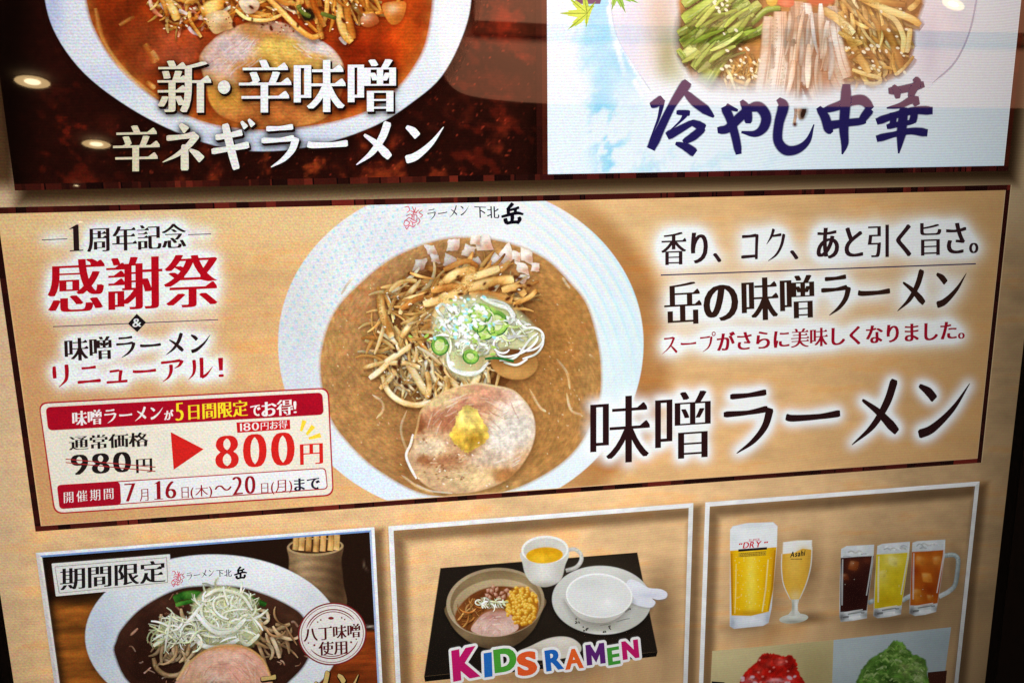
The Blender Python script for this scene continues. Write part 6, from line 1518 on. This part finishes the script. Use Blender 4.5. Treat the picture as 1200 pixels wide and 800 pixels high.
a = Art(); a.poly([(833.5, 802), (834, 797.5), (848, 798.5), (856, 803)], ZL(1.4), (26, 26, 32)); a.build('dark_dish', P1)
ph = [(976.7, 749.2), (1114.4, 734.2), (1103, 818), (974, 830)]
a = Art(); a.star((1044, 780), dense(ph, 12), ZL(1), paint((184, 198, 202), [(1000, 770, 30, 20, (196, 208, 210), 0.7), (1100, 750, 30, 20, (164, 180, 186), 0.6)], [(5, 0.03, 6)]), 24, 0.3)
P2 = a.build('shaved_ice_photo', DP, 'photo of green tea shaved ice')
a = Art(); a.poly([(1087, 812), (1087, 787), (1109.5, 784.8), (1107, 812)], ZL(1.2), (70, 34, 24)); a.build('brown_dish', P2)
a = Art(); gh = outline([(1006, 806), (1008, 787), (1016, 775), (1030, 765), (1040, 758), (1047, 751), (1053, 750), (1060, 754), (1068, 765), (1078, 769), (1085, 774), (1087, 790), (1085, 812), (1045, 822)], 5)
a.star((1046, 788), gh + NR.normal(0, 0.7, gh.shape), ZL(1.5), paint((92, 136, 52), [(1050, 760, 10, 8, (116, 162, 64), 0.9), (1035, 780, 10, 8, (52, 92, 30), 0.8), (1020, 790, 10, 10, (110, 156, 68), 0.8), (1062, 782, 10, 10, (150, 168, 96), 0.9), (1076, 790, 8, 12, (170, 180, 126), 0.9), (1040, 797, 10, 8, (40, 66, 24), 0.8), (1056, 772, 8, 4, (70, 110, 36), 0.8)], [(6, 0.4, 11), (2.5, 0.35, 13)], warp=0.9, sharp=1.4), 26, 1)
GI = [((70, 104, 40), (128, 168, 76), (176, 206, 120)), ((96, 130, 60), (158, 188, 108), (206, 222, 164)), ((46, 78, 26), (92, 134, 52), (140, 176, 92))]
for k in range(130):
    x = RNG.uniform(1010, 1084); y = RNG.uniform(756, 806)
    if y < 752 + 0.9 * abs(x - 1050): continue
    a.strand(cr([(x - 4, y + RNG.uniform(-2, 3)), (x, y - RNG.uniform(0, 3)), (x + 4, y + RNG.uniform(-2, 3))], 4), RNG.uniform(1.2, 3), GI[RNG.randrange(3)], ZL(1.8) + k * 2e-6, soft=0.6, alpha=0.7)
a.build('green_shaved_ice', P2)

# ------------------------------------------------------------------ the room the glossy screen mirrors: ceiling lamps and a lit bulkhead behind the viewer
BM = np.array(BOARD)


def mirror_ray(px, py):
    u, v = P(px, py); H = np.array([float(u), float(v), 0.0]); C_ = np.array(cpos); d = H - C_; d /= np.linalg.norm(d); d[2] = -d[2]
    return BM[:3, :3] @ H + BM[:3, 3], BM[:3, :3] @ d


def on_plane(px, py, axis, val):
    o, d = mirror_ray(px, py); return o + d * ((val - o[axis]) / d[axis])


CEIL = 2.4
WARM = plain('warm_painted_plaster', (0.80, 0.36, 0.22), 0.8, 3, 0.08)
DIM = plain('dark_ceiling_paint', (0.05, 0.04, 0.035), 0.9, 2, 0.1)
LAMP = plain('lamp_glow_core', (0.8, 0.7, 0.5), 0.5, emit=((1.0, 0.80, 0.50), 34.0))
LAMP2 = plain('lamp_glow_reflector', (0.8, 0.7, 0.5), 0.5, emit=((1.0, 0.66, 0.30), 13.0))
YB = -3.0


def slab(name, poly, depth, y, mat, label, cat, kind=None):
    W3 = [on_plane(px, py, 1, y) for px, py in poly]
    n = len(W3); V = [tuple(p) for p in W3] + [(p[0], p[1] - depth, p[2]) for p in W3]
    me = bpy.data.meshes.new(name); me.from_pydata(V, [], [tuple(range(n)), tuple(range(2 * n - 1, n - 1, -1))] + [(i, n + i, n + (i + 1) % n, (i + 1) % n) for i in range(n)]); me.update()
    o = bpy.data.objects.new(name, me); COL.objects.link(o); me.materials.append(mat); o['label'] = label
    if kind: o['kind'] = kind
    else: o['category'] = cat
    return o


slab('bulkhead', [tuple(p) for p in cr([(514, -60), (514, 20), (516, 70), (524, 95), (546, 111), (595, 118.5), (642, 121.5)], 6)] + [(900, 124.5), (1320, 128), (1320, -60)], 0.3, YB, WARM, 'warm painted ceiling bulkhead behind the viewer', 'bulkhead')
slab('cornice', [(556, -60), (556, 24), (640, 28), (1320, 41), (1320, -60)], 0.12, YB + 0.12, WARM, 'warm painted cornice above the bulkhead', 'cornice')


def disc_mesh(name, r0, r1, z, mat, parent, zz=0.0):
    n = 32; V = [(r * math.cos(2 * math.pi * i / n), r * math.sin(2 * math.pi * i / n), z_) for r, z_ in ((r0, z), (r1, zz)) for i in range(n)]
    Fc = [(i, n + i, n + (i + 1) % n, (i + 1) % n) for i in range(n)]
    if r0 < 1e-4: V = V[n:] + [(0, 0, z)]; Fc = [(i, n, (i + 1) % n) for i in range(n)]
    me = bpy.data.meshes.new(name); me.from_pydata(V, [], Fc); me.update()
    o = bpy.data.objects.new(name, me); COL.objects.link(o); me.materials.append(mat); o.parent = parent
    return o


def downlight(px, py, rpx, label, plane=None):
    c = on_plane(px, py, 2, CEIL) if plane is None else on_plane(px, py, 1, plane)
    e = on_plane(px + rpx, py, 2, CEIL) if plane is None else on_plane(px + rpx, py, 1, plane)
    r = float(np.linalg.norm(np.array(e) - np.array(c)))
    t = bpy.data.objects.new('downlight', None); COL.objects.link(t); t.location = c
    if plane is not None: t.rotation_euler = (math.radians(-62), 0, 0)
    t['label'] = label; t['category'] = 'ceiling lamp'; t['group'] = 'ceiling lamps mirrored in the screen'
    disc_mesh('trim', r * 1.0, r * 1.12, -0.004, DIM, t); disc_mesh('reflector', r * 0.45, r, 0.0, LAMP2, t); disc_mesh('bulb', 0.0, r * 0.46, -0.002, LAMP, t, -0.001)


downlight(38, 96, 20, 'round warm ceiling lamp, the large one at the upper left')
downlight(113, 169, 16.5, 'round warm ceiling lamp, the lower one on the left')
downlight(1117, 5, 12, 'round warm lamp on the bulkhead at the right', YB + 0.2)
downlight(89.5, 217.5, 3.6, 'small far ceiling lamp under the two large ones')
downlight(94, 260, 3.6, 'smallest far ceiling lamp, lowest of all')
me = bpy.data.meshes.new('ceiling'); me.from_pydata([(-14, -14, CEIL + 0.03), (14, -14, CEIL + 0.03), (14, 3, CEIL + 0.03), (-14, 3, CEIL + 0.03)], [], [(0, 3, 2, 1)])
o = bpy.data.objects.new('ceiling', me); COL.objects.link(o); me.materials.append(DIM); o['kind'] = 'structure'
# unseen area light added to brighten the bulkhead's reflection in the screen
ld = bpy.data.lights.new('bulkhead_fill', 'AREA'); ld.shape = 'RECTANGLE'; ld.size = 3.0; ld.size_y = 0.3; ld.energy = 165; ld.color = (1.0, 0.86, 0.72)
lo = bpy.data.objects.new('bulkhead_fill', ld); COL.objects.link(lo)
c = on_plane(860, 40, 1, YB); lo.location = (c[0], YB + 1.3, c[2] + 0.2); lo.rotation_euler = (math.radians(-90), 0, 0)
